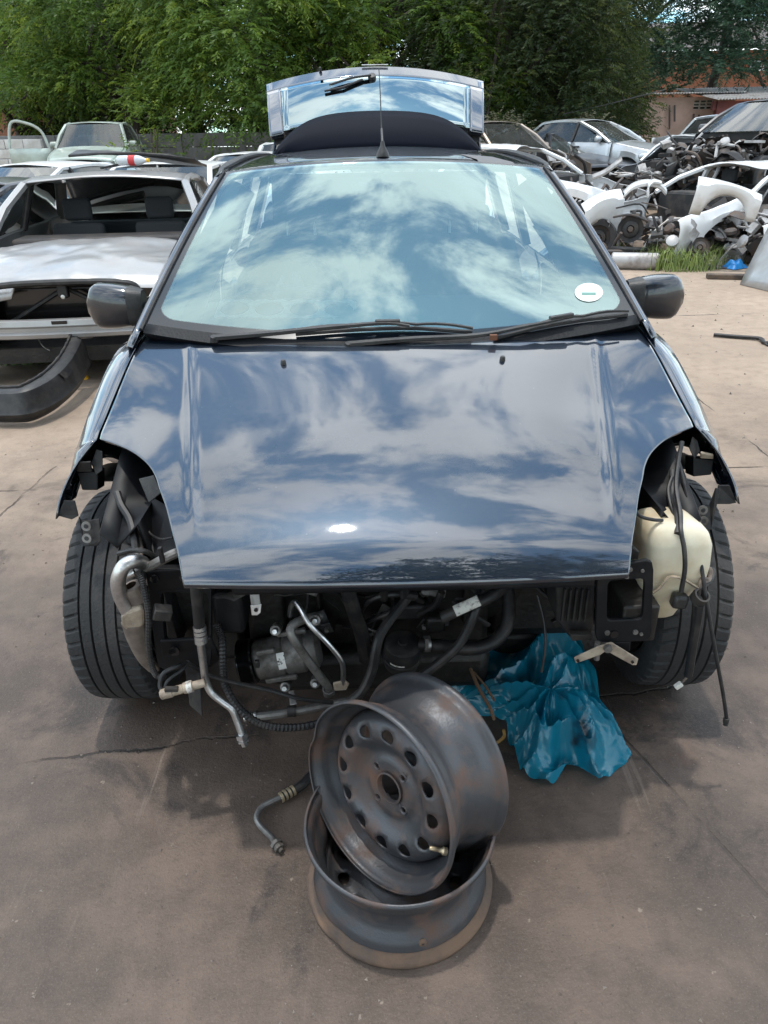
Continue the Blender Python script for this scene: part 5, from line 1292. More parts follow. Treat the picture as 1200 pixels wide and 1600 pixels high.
# left side
x = place(60, 11.2); other_car('white_hatchback', 'white hatchback showing its roof arch behind the silver sedan on the far left', (x-1.0, 9.4, -.05), R(-24), M['white_paint'], dent=.01, seed=2, L=3.9, H=1.40, wheels=True)
x = place(-30, 9.6); other_car('dark_hatchback', 'dark car at the left edge beyond the silver sedan', (x-.9, 7.7, -.1), R(-20), M['dark_car'], dent=.01, seed=3.3, L=3.9, H=1.30, screen=False)
x = place(262, 10.5); other_car('white_estate', 'white car with roof bars between the silver sedan and the blue hatchback', (x-.25, 8.6, -.08), R(-4), M['white_paint'], dent=.008, seed=5.1, L=4.3, H=1.42, roof_end=3.5)
x = place(320, 13); other_car('white_wagon', 'second white car just showing behind the white one with roof bars', (x+.0, 12.3, .02), R(-15), M['white_paint'], dent=.008, seed=6.1, L=4.2, H=1.40, seats=False)
x = place(420, 15.5); wv = other_car('white_van', 'white car with red tail lamp behind the raised tailgate', (x+.75, 19.6, .10), R(172), M['white_paint'], dent=.006, seed=6.7, L=4.2, H=1.50, seats=False)
# pale green pickup perched on scrap
x = place(160, 17.0); gp = other_car('pale_green_pickup', 'pale green pickup cab perched on scrap under the tree on the left', (x-.35, 16.6, .50), R(4), M['pale_green'], L=3.6, W=1.62, H=1.55, nose=.80, cowl=(.95, 1.02), ws=1.45, roof_end=2.2, dent=.01, seed=7.7, axles=(.75, 2.9), wheels=True, lamps=True, bumper=True)
# its open door
dpv = (-.83, .98, 0)
rows = [[(-.83-.80*t, .90-.16*t+.02*math.sin(k), .42+.60*k/6) for k in range(7)] for t in (0, .25, .5, .75, 1)]
G().grid(rows).done('open_door', M['pale_green'], gp, solid=.05)
G().tube(cr([(-.85, .90, 1.02), (-.95, .88, 1.35), (-1.2, .83, 1.50), (-1.5, .77, 1.50), (-1.62, .745, 1.03)], 6), .03, 6).done('door_window_frame', M['pale_green'], gp)
# right side
x = place(772, 18.5); other_car('dark_sedan', 'dark car half hidden behind the tailgate', (x+.5, 16.6, gz_(x, 17)), R(20), M['dark_car'], dent=.01, seed=8.1, deck=1.0, L=4.4, H=1.45)
x = place(870, 16.5); other_car('beige_hatchback', 'dusty beige hatchback with missing bonnet and front end', (x, 15.4, .42), R(36), M['champagne'], dent=.012, seed=9.1, L=4.1, H=1.50, bonnet=False, bumper=False, lamps=False, junk=16)
x = place(935, 17); other_car('dark_saloon', 'dark saloon with its pale bonnet edge raised next to the beige hatchback', (x, 16.2, .30), R(6), M['dark_car'], dent=.012, seed=10.1, L=4.4, H=1.42, deck=1.0, lamps=True)
x = place(1046, 17.5); other_car('pale_silver_sedan', 'clean pale silver sedan parked in front of the pink building', (x, 16.8, .52), R(46), M['silver2'], dent=0, seed=11.1, L=4.5, H=1.44, deck=1.02, ws=2.05)
WR = dict(bonnet=False, screen=False, sideglass=False, bumper=False, lamps=False, rearscreen=False, group='white wrecks', mirrors=False)
x = place(1015, 12.4); w1 = other_car('wrecked_hatchback', 'white wreck with a bent roof and no glass beside the blue hatchback', (x, 12.6, .05), R(58), M['white_paint'], L=3.7, H=1.42, dent=.04, seed=12.1, junk=30, junk_y=(.0, 1.4), **WR)
x = place(985, 10.9); w2 = other_car('wrecked_hatchback', 'white wreck with its roof pushed down and engine bay torn open', (x+.05, 10.6, -.14), R(-62), M['white_paint'], L=3.9, H=1.34, dent=.045, seed=13.3, junk=30, junk_y=(.0, 3.0), doors=False, wheels=False, **WR)
x = place(1072, 13.0, 250); w3 = other_car('wrecked_dark_car', 'dark wreck stacked up high at the right with its nose torn off', (x, 12.9, .66), R(-58), M['dark_car'], L=4.2, H=1.46, dent=.03, seed=14.3, bonnet=False, screen=True, bumper=False, lamps=False, junk=60, fenders=False)
x = place(1010, 14); w4 = other_car('wrecked_silver_car', 'silver wreck with open engine bay between the pale sedan and the dark wreck', (x, 14.0, .20), R(-48), M['silver2'], L=4.2, H=1.40, dent=.04, seed=15.3, bonnet=False, screen=False, bumper=False, lamps=False, junk=50, rearscreen=False)
x = place(1185, 17); other_car('grey_hatchback', 'grey car behind the stacked dark wreck at the right edge', (x+.6, 15.5, .60), R(20), M['silver2'], L=4.2, H=1.40, dent=.01, seed=17.3, bonnet=True)
x = place(1090, 12.9, 330); other_car('crushed_shell', 'crushed dark shell carrying the stacked wreck on the right', (x, 12.8, -.05), R(-58), M['scrap_dark'], L=4.2, H=.98, nose=.60, cowl=(1.2, .80), deck=.80, dent=.05, seed=18.3, bonnet=True, screen=False, sideglass=False, bumper=False, lamps=False, wheels=False, junk=40, seats=False, rearscreen=False)
x = place(1135, 10.0, 330); w5 = other_car('wrecked_van', 'white wreck with rusty floor standing behind the jerrycans and leaning bonnet', (x, 10.15, -.10), R(-72), M['white_paint'], L=3.8, H=1.30, nose=.66, cowl=(1.05, .86), ws=1.6, dent=.04, seed=19.3, bonnet=False, screen=False, sideglass=False, bumper=False, lamps=False, junk=30, wheels=False, rearscreen=False, doors=False)
# heap of torn-out parts among the wrecks: far too many and mixed to count
def heap(name, label, pts, n, seed, mats, smax=.24):
    rs = random.Random(seed)
    e = None
    for mi, mat in enumerate(mats):
        gg = G()
        for k in range(n):
            px, py, Y = pts[rs.randrange(len(pts))]
            c = at(px+rs.uniform(-22, 22), py+rs.uniform(-14, 14), Y+rs.uniform(-.35, .45)); c.z = max(c.z, .04)
            rot = Matrix.Rotation(rs.uniform(-1.2, 1.2), 3, 'X') @ Matrix.Rotation(rs.uniform(-1.5, 1.5), 3, 'Y') @ Matrix.Rotation(rs.uniform(-3, 3), 3, 'Z'); ty = rs.random()
            if ty < .14: gg.box(c, (rs.uniform(.05, smax), rs.uniform(.03, smax*.6), rs.uniform(.012, .05)), rot)
            elif ty < .62:
                d1 = rot @ Vector((rs.uniform(.08, .32), 0, 0)); gg.tube(cr([c-d1, c+rot @ Vector((0, rs.uniform(-.1, .1), rs.uniform(-.1, .1))), c+d1], 4), rs.uniform(.006, .025), 6)
            elif ty < .85:   # torn curved sheet
                w_, l_ = rs.uniform(.08, .3), rs.uniform(.08, .25); rows_ = [[c+rot @ Vector((w_*(i/4-.5), l_*(j/3-.5), .25*w_*math.sin(i/4*3)+.03*rs.uniform(-1, 1))) for i in range(5)] for j in range(4)]
                o = len(gg.V); gg.grid(rows_); gg.grid([[p+rot @ Vector((0, 0, .006)) for p in r_] for r_ in rows_])
            else: gg.lathe([(0, .03), (.05, .03), (.08, .015), (.08, -.02), (0, -.02)], c, rot @ Vector((0, 0, 1)), 14)
        o = gg.done(name, mat, auto=30); tag(o, label[mi], kind='stuff')
HP = [(905, 335, 11.6), (925, 360, 11.0), (950, 350, 10.9), (965, 380, 10.6), (1000, 345, 10.9), (1005, 372, 10.5), (1030, 360, 10.6), (1040, 378, 10.3), (1070, 370, 10.2), (1095, 375, 10.1), (1110, 355, 10.3), (1130, 372, 10.0), (1150, 352, 10.2), (1165, 380, 9.9), (1185, 350, 10.2), (1200, 375, 10.0), (1160, 335, 10.7), (1190, 325, 10.7)]
heap('scrap_heap', ['dark torn car parts heaped among the white wrecks', 'rusty grey car parts heaped among the white wrecks', 'pale metal scraps in the heap among the white wrecks'], HP, 15, 77, [M['scrap_dark'], M['scrap'], M['scrap_light']])
# ---- loose body parts in front of the wrecks
def shell(name, label, pts_rows, mat, cat, th=.008, group=None):
    return tag(G().grid([cr(r_, 5) for r_ in pts_rows]).done(name, mat, solid=th), label, cat, group)
# white front wing with its wheel-arch cut, standing at the left end of the heap
def wing(name, label, px, py, Y, L_, H_, yaw, mat, flip=1, tilt=0.0):
    c = at(px, py, Y); rot = Matrix.Rotation(yaw, 3, 'Z') @ Matrix.Rotation(tilt, 3, 'Y'); rows = []
    for i in range(25):
        t = i/24; x = (t-.5)*L_; d = abs(x+.02*L_); ra = L_*.34
        lo = -H_*.5+(math.sqrt(max(0, ra*ra-d*d)) if d < ra else 0); top = H_*(.5-.28*(1-t)**2)
        rows.append([c+rot @ Vector((flip*x, -.08*math.sin(k/5*2.2)+.10*(k == 5), lo+(top-lo)*k/5)) for k in range(6)])
    return tag(G().grid(rows).done(name, mat, solid=.01), label, 'fender', 'loose white wings')
wing('loose_wing', 'white front wing with wheel arch at the left end of the scrap heap', 938, 335, 10.9, .62, .62, .35, M['white_paint'])
wing('loose_wing', 'white wing panel standing at the front of the scrap heap on the right', 1135, 312, 9.7, .78, .42, -.25, M['white_paint'], -1, .12)
def arc_strip(name, label, pts, w_, mat):
    P = cr([at(*p) for p in pts], 8); rows = [[p+Vector((0, q, -.5*w_+z_)) for q, z_ in ((.05, -.01), (0, 0), (-.01, w_*.5), (.01, w_), (.07, w_+.01))] for p in P]
    return tag(G().grid(rows).done(name, mat, solid=.008), label, 'pillar', 'torn white pillar strips')
arc_strip('torn_pillar', 'long torn white pillar curving over the dark seats of the right wreck', [(975, 305, 10.5), (990, 292, 10.5), (1012, 286, 10.5), (1032, 290, 10.55), (1042, 300, 10.6)], .07, M['white_paint'])
arc_strip('torn_pillar', 'short torn white pillar standing under the long curved one', [(1014, 306, 10.4), (1014, 292, 10.42), (1022, 284, 10.45), (1034, 286, 10.5)], .045, M['white_paint'])
arc_strip('torn_pillar', 'white bent bar crossing the left wreck window', [(925, 278, 12.2), (945, 270, 12.1), (962, 258, 12.0), (972, 250, 12.0)], .05, M['scrap_light'])
# wheels, discs and drums in the heap
def scrap_wheel(px, py, Y, r_, axis, mat, label, nm='scrap_wheel', tyre=False):
    c = at(px, py, Y); e = empty(nm, c, 0, label, 'wheel', 'scrap wheels')
    G().lathe([(r_*.25, .03), (r_*.3, .06), (r_*.6, .05), (r_*.62, .02), (r_*.88, .03), (r_, .05), (r_, -.08), (r_*.85, -.08)], (0, 0, 0), axis, 28).done('disc', mat, e, solid=.006)
    G().lathe([(0, .07), (r_*.2, .07), (r_*.25, .03)], (0, 0, 0), axis, 16).done('hub', M['scrap'], e)
    if tyre: G().lathe([(r_, .07), (r_*1.4, .08), (r_*1.5, .04), (r_*1.5, -.06), (r_*1.4, -.10), (r_, -.09)], (0, 0, 0), axis, 32).done('tyre', M['tyre'], e)
scrap_wheel(985, 358, 10.5, .17, (-.3, -1, .1), M['scrap_dark'], 'round brake disc facing out of the scrap heap between the white wrecks', 'brake_rotor')
scrap_wheel(935, 372, 10.9, .17, (-.4, -1, .15), M['scrap_dark'], 'tyre leaning at the left end of the scrap heap', 'old_tyre', tyre=True)
scrap_wheel(1092, 388, 9.9, .13, (-.2, -1, .3), M['scrap'], 'small rusty drum at the foot of the right wreck', 'rusty_drum')
for k in range(3):
    c = at(984, 382+k*7, 10.3); c.z = .05+.07*(2-k)
    tag(G().lathe([(.16, -.03), (.24, -.03), (.25, 0), (.24, .03), (.16, .03)], c, (.05, .1, 1), 26, closed=True).done('worn_ring', M['rubber']), ['top', 'middle', 'bottom'][k]+' black ring of the flat pile below the brake disc', 'tyre', 'flat pile of black rings')
# muffler
mu = gnd(992, 408, .10)
me_ = empty('muffler', mu, R(-14), 'grey exhaust silencer lying on the ground near the grass', 'silencer')
G().lathe([(0, -.30), (.09, -.295), (.105, -.28), (.105, .27), (.09, .29), (0, .295)], (0, 0, .0), (1, 0, 0), 24).done('silencer_can', M['scrap_light'], me_)
G().tube([(.28, 0, 0), (.45, .05, .02)], .025, 10).done('pipe', M['scrap'], me_); G().tube(cr([(-.28, 0, .03), (-.4, .2, .08), (.1, .3, .08)], 5), .025, 10).done('pipe', M['scrap'], me_)
me2 = empty('scrap_cylinder', gnd(1022, 392, .12), R(-20), 'rusty brown cylinder lying at the edge of the scrap heap', 'cylinder')
G().lathe([(0, -.28), (.12, -.28), (.13, -.26), (.13, .26), (.12, .28), (0, .28)], (0, 0, 0), (1, 0, 0), 20).done('barrel', pm('rusty_tan', (.28, .21, .16), .8, col2=(.14, .09, .06), nscale=6), me2)
G().lathe([(.131, -.02), (.136, -.01), (.136, .01), (.131, .02)], (0, 0, 0), (1, 0, 0), 20).done('band', M['scrap'], me2)
# grass
tuft('grass_tuft', 'tall green grass tuft growing at the edge of the scrap heap', gnd(1062, 418), .42, 700, .36, (.22, .28, .07), (.12, .17, .04), .006, 'grass', 5)
tuft('grass_tuft', 'thin grass tuft by the silencer and the white wreck', gnd(948, 398), .30, 200, .26, (.20, .24, .07), (.12, .15, .05), .006, 'grass', 6)
tuft('grass_tuft', 'scattered short grass under the right wreck', gnd(1110, 412), .35, 160, .18, (.20, .24, .07), (.13, .15, .05), .006, 'grass', 8)
# jerrycans
def jerry(px, py, tilt, label):
    p = gnd(px, py); e = empty('jerrycan', p, 0, label, 'jerrycan', 'white jerrycans', rot=(0, tilt, R(15)))
    mat = M.setdefault('jug', pm('white_jug', (.72, .74, .74), .45))
    o = blob('can_body', [((0, 0, z_), hx, hy) for z_, hx, hy in ((0, .07, .055), (.012, .085, .068), (.17, .085, .068), (.20, .080, .062), (.225, .055, .045), (.235, .03, .03))], mat, 24, .55, e, 40)
    G().lathe([(.022, 0), (.022, .03), (0, .03)], (.03, 0, .232), (0, 0, 1), 14).done('cap', M['lamp'], e)
    G().tube(cr([(-.05, 0, .20), (-.05, 0, .255), (.0, 0, .26), (.02, 0, .23)], 5), .012, 8).done('handle', mat, e)
    G().prism([(-.05, -.069, .09), (.03, -.069, .09), (.03, -.069, .135), (-.05, -.069, .135)], (0, -.002, 0)).done('can_label', pm('grey_print', (.35, .38, .40), .6, col2=(.7, .72, .72), nscale=30), e, smooth=False)
jerry(1134, 408, R(12), 'white jerrycan leaning against another one on the right')
jerry(1152, 410, R(-4), 'white jerrycan standing upright behind the blue cloth')
def rag(nm, label, px, py, rx, ry, h, mat, seed, cat):
    c = gnd(px, py); rows = []
    for j in range(13):
        f = j/12; row = []
        for k in range(28):
            a = 2*math.pi*k/28; rr2 = 1+.25*math.sin(3*a+seed)+.15*math.sin(7*a+2*seed); q = Vector((math.cos(a)*f*rr2*rx, math.sin(a)*f*rr2*ry, 0))
            z = h*(1-f*f)*(.6+.8*abs(noise.noise(q*9+Vector((seed, 0, 0)))))+.01
            row.append(c+q+Vector((0, 0, z)))
        rows.append(row)
    return tag(G().grid(rows, True).done(nm, mat, auto=0), label, cat)
rag('blue_cloth', 'bright blue plastic rag in front of the jerrycans', 1147, 420, .14, .10, .12, pm('bright_blue', (.01, .18, .48), .45), 1, 'rag')
rag('white_rubbish', 'crumpled dirty white plastic left of the jerrycans', 1118, 414, .24, .14, .12, pm('dirty_white', (.55, .52, .47), .7, col2=(.3, .26, .22), nscale=9), 2, 'rubbish')
rag('dark_rubbish', 'low dark heap of rubbish in front of the grass tuft', 1100, 420, .30, .10, .05, M['scrap_dark'], 3, 'rubbish')
pl_ = gnd(1142, 436)
tag(G().box(pl_+Vector((0, 0, .03)), (.55, .13, .05), Matrix.Rotation(R(-12), 3, 'Z')).done('plank', pm('burnt_wood', (.05, .04, .035), .85, col2=(.13, .09, .06), nscale=7), bevel=.006), 'short charred plank lying on the ground at the right', 'plank')
tag(G().box(gnd(1060, 424)+Vector((0, 0, .012)), (.22, .06, .02), Matrix.Rotation(R(-5), 3, 'Z')).done('wood_chip', pm('grey_wood', (.2, .16, .12), .9), bevel=.003), 'thin flat piece of wood in front of the grass', 'wood')
tag(G().tube(cr([gnd(1115, 523, .02), gnd(1150, 526, .018), gnd(1188, 529, .02), gnd(1196, 536, .015), gnd(1230, 532, .015)], 4), [.016]*16+[.012], 6).tube([gnd(1186, 529, .02), gnd(1200, 540, .01)], .009, 6).done('stick', M['hose']), 'dark forked stick lying on the dusty concrete at the right edge', 'stick')
# leaning bonnet panel at the right edge
q0, q1, q2, q3 = gnd(1157, 445), gnd(1260, 470), at(1290, 300, 8.7), at(1215, 330, 9.2)
rows = [[(q0.lerp(q1, i/8)).lerp(q3.lerp(q2, i/8), j/8)+Vector((-.05, -.10, .04))*math.sin(math.pi*j/8)*math.sin(math.pi*(.15+.7*i/8)) for i in range(9)] for j in range(9)]
tag(G().grid(rows).done('grey_bonnet', M['silver2'], solid=.015), 'grey bonnet panel leaning at the right edge of the yard', 'panel')
# scrap bits on the ground by the heap
for i, (px, py, w_, l_, mt, lb) in enumerate(((1052, 385, .30, .12, 'pale_green', 'flat greenish scrap plate behind the grass'), (1040, 378, .05, .35, 'beige', 'tan scrap bar poking out of the heap'), (1010, 380, .30, .08, 'scrap', 'bent grey bracket behind the rusty cylinder'), (1180, 412, .30, .15, 'scrap', 'grey scrap block behind the leaning bonnet'), (968, 392, .25, .10, 'scrap_dark', 'black scrap plate beside the silencer'))):
    p = gnd(px, py)
    tag(G().box(p+Vector((0, 0, .06)), (w_, l_, .07), Matrix.Rotation(.3*i-.5, 3, 'Z') @ Matrix.Rotation(.25, 3, 'X')).done('scrap_piece', M[mt], bevel=.012), lb, 'scrap', 'scrap pieces')

# ================================================================== WALLS AND BUILDINGS
wl = empty('precast_wall', (-7, 19.5, .0), 0, 'dark grey precast panel wall under the trees on the left', 'wall'); wl['kind'] = 'thing'
mwall = pm('precast', (.17, .165, .16), .85, col2=(.10, .095, .09), nscale=2)
pan = G().box((0, 0, 0), (1.42, .05, .29)).done('wall_panel', mwall, wl, smooth=False, bevel=.01); pan.location = (-9, 0, .16)
pst = G().box((0, 0, .9), (.14, .14, 1.8)).done('post', mwall, wl, smooth=False, bevel=.015); pst.location = (-9.75, 0, 0)
for i in range(14):
    if i:
        o = pst.copy(); COL.objects.link(o); o.parent = wl; o.location = (-9.75+1.5*i, 0, 0)
    for k in range(6):
        if i or k:
            o = pan.copy(); COL.objects.link(o); o.parent = wl; o.location = (-9+1.5*i, rng.uniform(-.006, .006), .16+.3*k)
# brick house and white wall far left
bh = empty('brick_house', (place(40, 27), 27, .4), R(8), 'orange brick house seen under the tree at the far left', 'house')
def brickmat(name, c1, c2, mo, sc=4.5):
    m = bpy.data.materials.new(name); m.use_nodes = True; t = m.node_tree; b = t.nodes['Principled BSDF']; b.inputs['Roughness'].default_value = .85
    k = t.nodes.new('ShaderNodeTexBrick'); k.inputs['Color1'].default_value = (*c1, 1); k.inputs['Color2'].default_value = (*c2, 1); k.inputs['Mortar'].default_value = (*mo, 1)
    k.inputs['Scale'].default_value = sc; tcx = t.nodes.new('ShaderNodeTexCoord'); sxx = t.nodes.new('ShaderNodeSeparateXYZ'); cbx = t.nodes.new('ShaderNodeCombineXYZ')
    t.links.new(tcx.outputs['Object'], sxx.inputs[0]); t.links.new(sxx.outputs[0], cbx.inputs[0]); t.links.new(sxx.outputs[2], cbx.inputs[1]); t.links.new(cbx.outputs[0], k.inputs['Vector'])
    t.links.new(k.outputs[0], b.inputs['Base Color']); return m
brk = brickmat('brick', (.42, .18, .11), (.36, .15, .09), (.30, .2, .15))
G().box((0, 2.5, 1.5), (9, 5, 3.0)).done('wall', brk, bh, smooth=False)
rf_ = G().prism([(-4.8, -.5, 3.0), (4.8, -.5, 3.0), (4.8, 2.5, 4.4), (-4.8, 2.5, 4.4)], (0, 0, .08)).prism([(-4.8, 2.5, 4.4), (4.8, 2.5, 4.4), (4.8, 5.5, 3.0), (-4.8, 5.5, 3.0)], (0, 0, .08)).done('roof', M['scrap'], bh, smooth=False)
for xx in (-2.5, 1.5):
    wn_ = G().box((xx, -.02, 1.7), (1.2, .06, 1.0)).done('window', M['white_paint'], bh, smooth=False)
    for d in (-.29, .29): G().box((xx+d, -.06, 1.7), (.5, .02, .86)).done('pane', M['black_gloss'], wn_, smooth=False)
yw_ = empty('yard_wall', (place(0, 18.2), 18.2, .35), R(5), 'whitewashed block wall at the far left behind the pickup', 'wall'); yw_['kind'] = 'thing'
mblk = pm('whitewash', (.55, .54, .52), .85, col2=(.40, .38, .35), nscale=3)
blk = G().box((0, 0, 0), (.385, .14, .185)).done('block', mblk, yw_, smooth=False, bevel=.006); blk.location = (-2.4, 0, .1)
for k in range(7):
    for i in range(9):
        if i or k:
            o = blk.copy(); COL.objects.link(o); o.parent = yw_; o.location = (-2.4+.395*i+(.197 if k % 2 else 0), rng.uniform(-.004, .004), .1+.195*k)
# pink building
pbx = place(1066, 27)
pb = empty('pink_building', (pbx, 27, .45), R(-3), 'low pink plastered building with a barred window and sheet roof', 'building')
mp = pm('pink_plaster', (.46, .33, .27), .85, col2=(.36, .26, .21), nscale=1.6)
hw_ = (place(1118, 27)-place(1018, 27))/2+.35
# wall with a real window opening
zt2 = at(1066, 152, 27).z-.45
wx0, wx1 = place(1072, 27)-pbx, place(1101, 27)-pbx; wz0, wz1 = at(1085, 171, 27).z-.45, at(1085, 156, 27).z-.45
for a, b_, c_, d_ in ((-hw_, wx0, 0, zt2), (wx1, hw_, 0, zt2), (wx0, wx1, 0, wz0), (wx0, wx1, wz1, zt2)):
    G().box(((a+b_)/2, .12, (c_+d_)/2), (b_-a, .24, d_-c_)).done('wall', mp, pb, smooth=False)
for xx in (-hw_, hw_): G().box((xx+(.12 if xx < 0 else -.12), 2.4, zt2/2), (.24, 4.3, zt2)).done('wall', mp, pb, smooth=False)
wf = empty('window', ((wx0+wx1)/2, .1, (wz0+wz1)/2)); wf.parent = pb
ww, wh = wx1-wx0, wz1-wz0
mwf = pm('window_frame', (.50, .48, .44), .6)
for xx in (-ww/2, -ww/6, ww/6, ww/2): G().box((xx, -.03, 0), (.04, .05, wh)).done('frame', mwf, wf, smooth=False)
for z_ in (-wh/2, -wh/6, wh/6, wh/2): G().box((0, -.035, z_), (ww, .04, .035)).done('frame', mwf, wf, smooth=False)
G().box((0, .0, 0), (ww, .01, wh)).done('pane', M['car_glass'], wf, smooth=False)
# corrugated roof
def corr_roof(nm, x0, x1, y0, y1, z0, z1, mat, parent, step=.09):
    n = int((x1-x0)/step*2); rows = []
    for j in range(2):
        rows.append([(x0+(x1-x0)*i/n, (y0, y1)[j], (z0, z1)[j]+.02*(1 if i % 2 else -1)) for i in range(n+1)])
    return G().grid(rows).done(nm, mat, parent, solid=.006, smooth=False)
corr_roof('roof', -hw_-.3, hw_+.2, -.4, 4.9, zt2+.10, zt2+.35, M['scrap_light'], pb)
# stacked rods against the wall
for px_, py0, py1 in ((1047, 164, 190), (1055, 164, 178), (1084, 178, 192), (1092, 179, 190)):
    a_ = at(px_, py0, 26.85); b2 = at(px_, py1+12, 26.8)
    G().tube([Vector(a_)-Vector((pbx, 27, .45)), Vector(b2)-Vector((pbx, 27, .45))], .03, 6).done('drain_pipe', M['scrap'], pb)
# maroon workshop with sheet roof to the right
mbx = at(1186, 170, 25.5); ms_ = empty('maroon_workshop', (mbx.x, 25.5, .4), R(-6), 'dark maroon workshop with open bays and a sloping sheet roof', 'building')
zt3 = at(1120, 158, 25.5).z-.4; mm_ = pm('maroon_paint', (.13, .045, .05), .7, col2=(.22, .07, .06), nscale=2)
for xx in (-1.05, .35, 1.9, 3.6): G().box((xx, 0, zt3/2), (.5, .3, zt3)).done('pier', mm_, ms_, smooth=False)
G().box((1.2, .05, zt3-.12), (5.2, .25, .24)).done('lintel', mm_, ms_, smooth=False)
G().box((1.2, 3.5, zt3/2), (5.2, .2, zt3)).done('back_wall', mm_, ms_, smooth=False)
G().box((1.2, .02, .4), (5.2, .2, .8)).done('low_wall', mm_, ms_, smooth=False)
corr_roof('roof', -1.5, 4.2, -.9, 4.5, zt3+.02, zt3+.6, M['scrap_light'], ms_)
ob_ = at(1150, 110, 40); oh = empty('orange_house', (ob_.x-1, 40, .5), R(-5), 'orange two storey house far behind the workshop roof', 'house')
mo_ = pm('orange_plaster', (.42, .17, .10), .85, col2=(.36, .15, .09), nscale=1.2)
zt4 = at(1180, 78, 40).z-.5
G().box((2, 3, zt4/2), (14, 6, zt4)).done('wall', mo_, oh, smooth=False)
G().prism([(-5.4, -.6, zt4), (9.4, -.6, zt4), (9.4, 3, zt4+1.4), (-5.4, 3, zt4+1.4)], (0, 0, .1)).done('roof', M['scrap'], oh, smooth=False)
for px_ in (1180, 1199):
    q = at(px_, 103, 39.9); wn_ = G().box((q.x-(ob_.x-1)+.0, -.02, q.z-.5), (.5, .06, .42)).done('window', M['lamp'], oh, smooth=False)
    G().box((q.x-(ob_.x-1), -.06, q.z-.5), (.4, .02, .34)).done('pane', M['black_gloss'], wn_, smooth=False)

# ================================================================== TREES
def foliage_mat(name, c1, c2, c3):
    m = bpy.data.materials.new(name); m.use_nodes = True; t = m.node_tree; b = t.nodes['Principled BSDF']
    a = t.nodes.new('ShaderNodeAttribute'); a.attribute_name = 'tint'
    r_ = t.nodes.new('ShaderNodeValToRGB'); e = r_.color_ramp.elements; e[0].color = (*c1, 1); e[1].color = (*c3, 1); e2 = e.new(.5); e2.color = (*c2, 1)
    t.links.new(a.outputs['Fac'], r_.inputs[0]); t.links.new(r_.outputs[0], b.inputs['Base Color'])
    b.inputs['Roughness'].default_value = .5; b.inputs['Specular IOR Level'].default_value = .35
    tr = t.nodes.new('ShaderNodeBsdfTranslucent'); hs = t.nodes.new('ShaderNodeHueSaturation'); hs.inputs['Value'].default_value = 1.5; hs.inputs['Hue'].default_value = .485
    t.links.new(r_.outputs[0], hs.inputs['Color']); t.links.new(hs.outputs[0], tr.inputs[0])
    mx_ = t.nodes.new('ShaderNodeMixShader'); mx_.inputs[0].default_value = .45
    t.links.new(b.outputs[0], mx_.inputs[1]); t.links.new(tr.outputs[0], mx_.inputs[2]); t.links.new(mx_.outputs[0], t.nodes['Material Output'].inputs[0])
    return m
FM = [foliage_mat('bright_leaves', (.036, .078, .013), (.085, .155, .022), (.23, .30, .045)), foliage_mat('dark_leaves', (.018, .032, .012), (.036, .058, .018), (.095, .115, .030)),
      foliage_mat('blue_green_leaves', (.025, .055, .035), (.04, .085, .05), (.07, .12, .06)), foliage_mat('grey_leaves', (.08, .085, .05), (.13, .13, .08), (.2, .19, .12))]
bark = pm('bark', (.07, .055, .045), .9, col2=(.035, .028, .024), nscale=7, bump=.5, bscale=20)
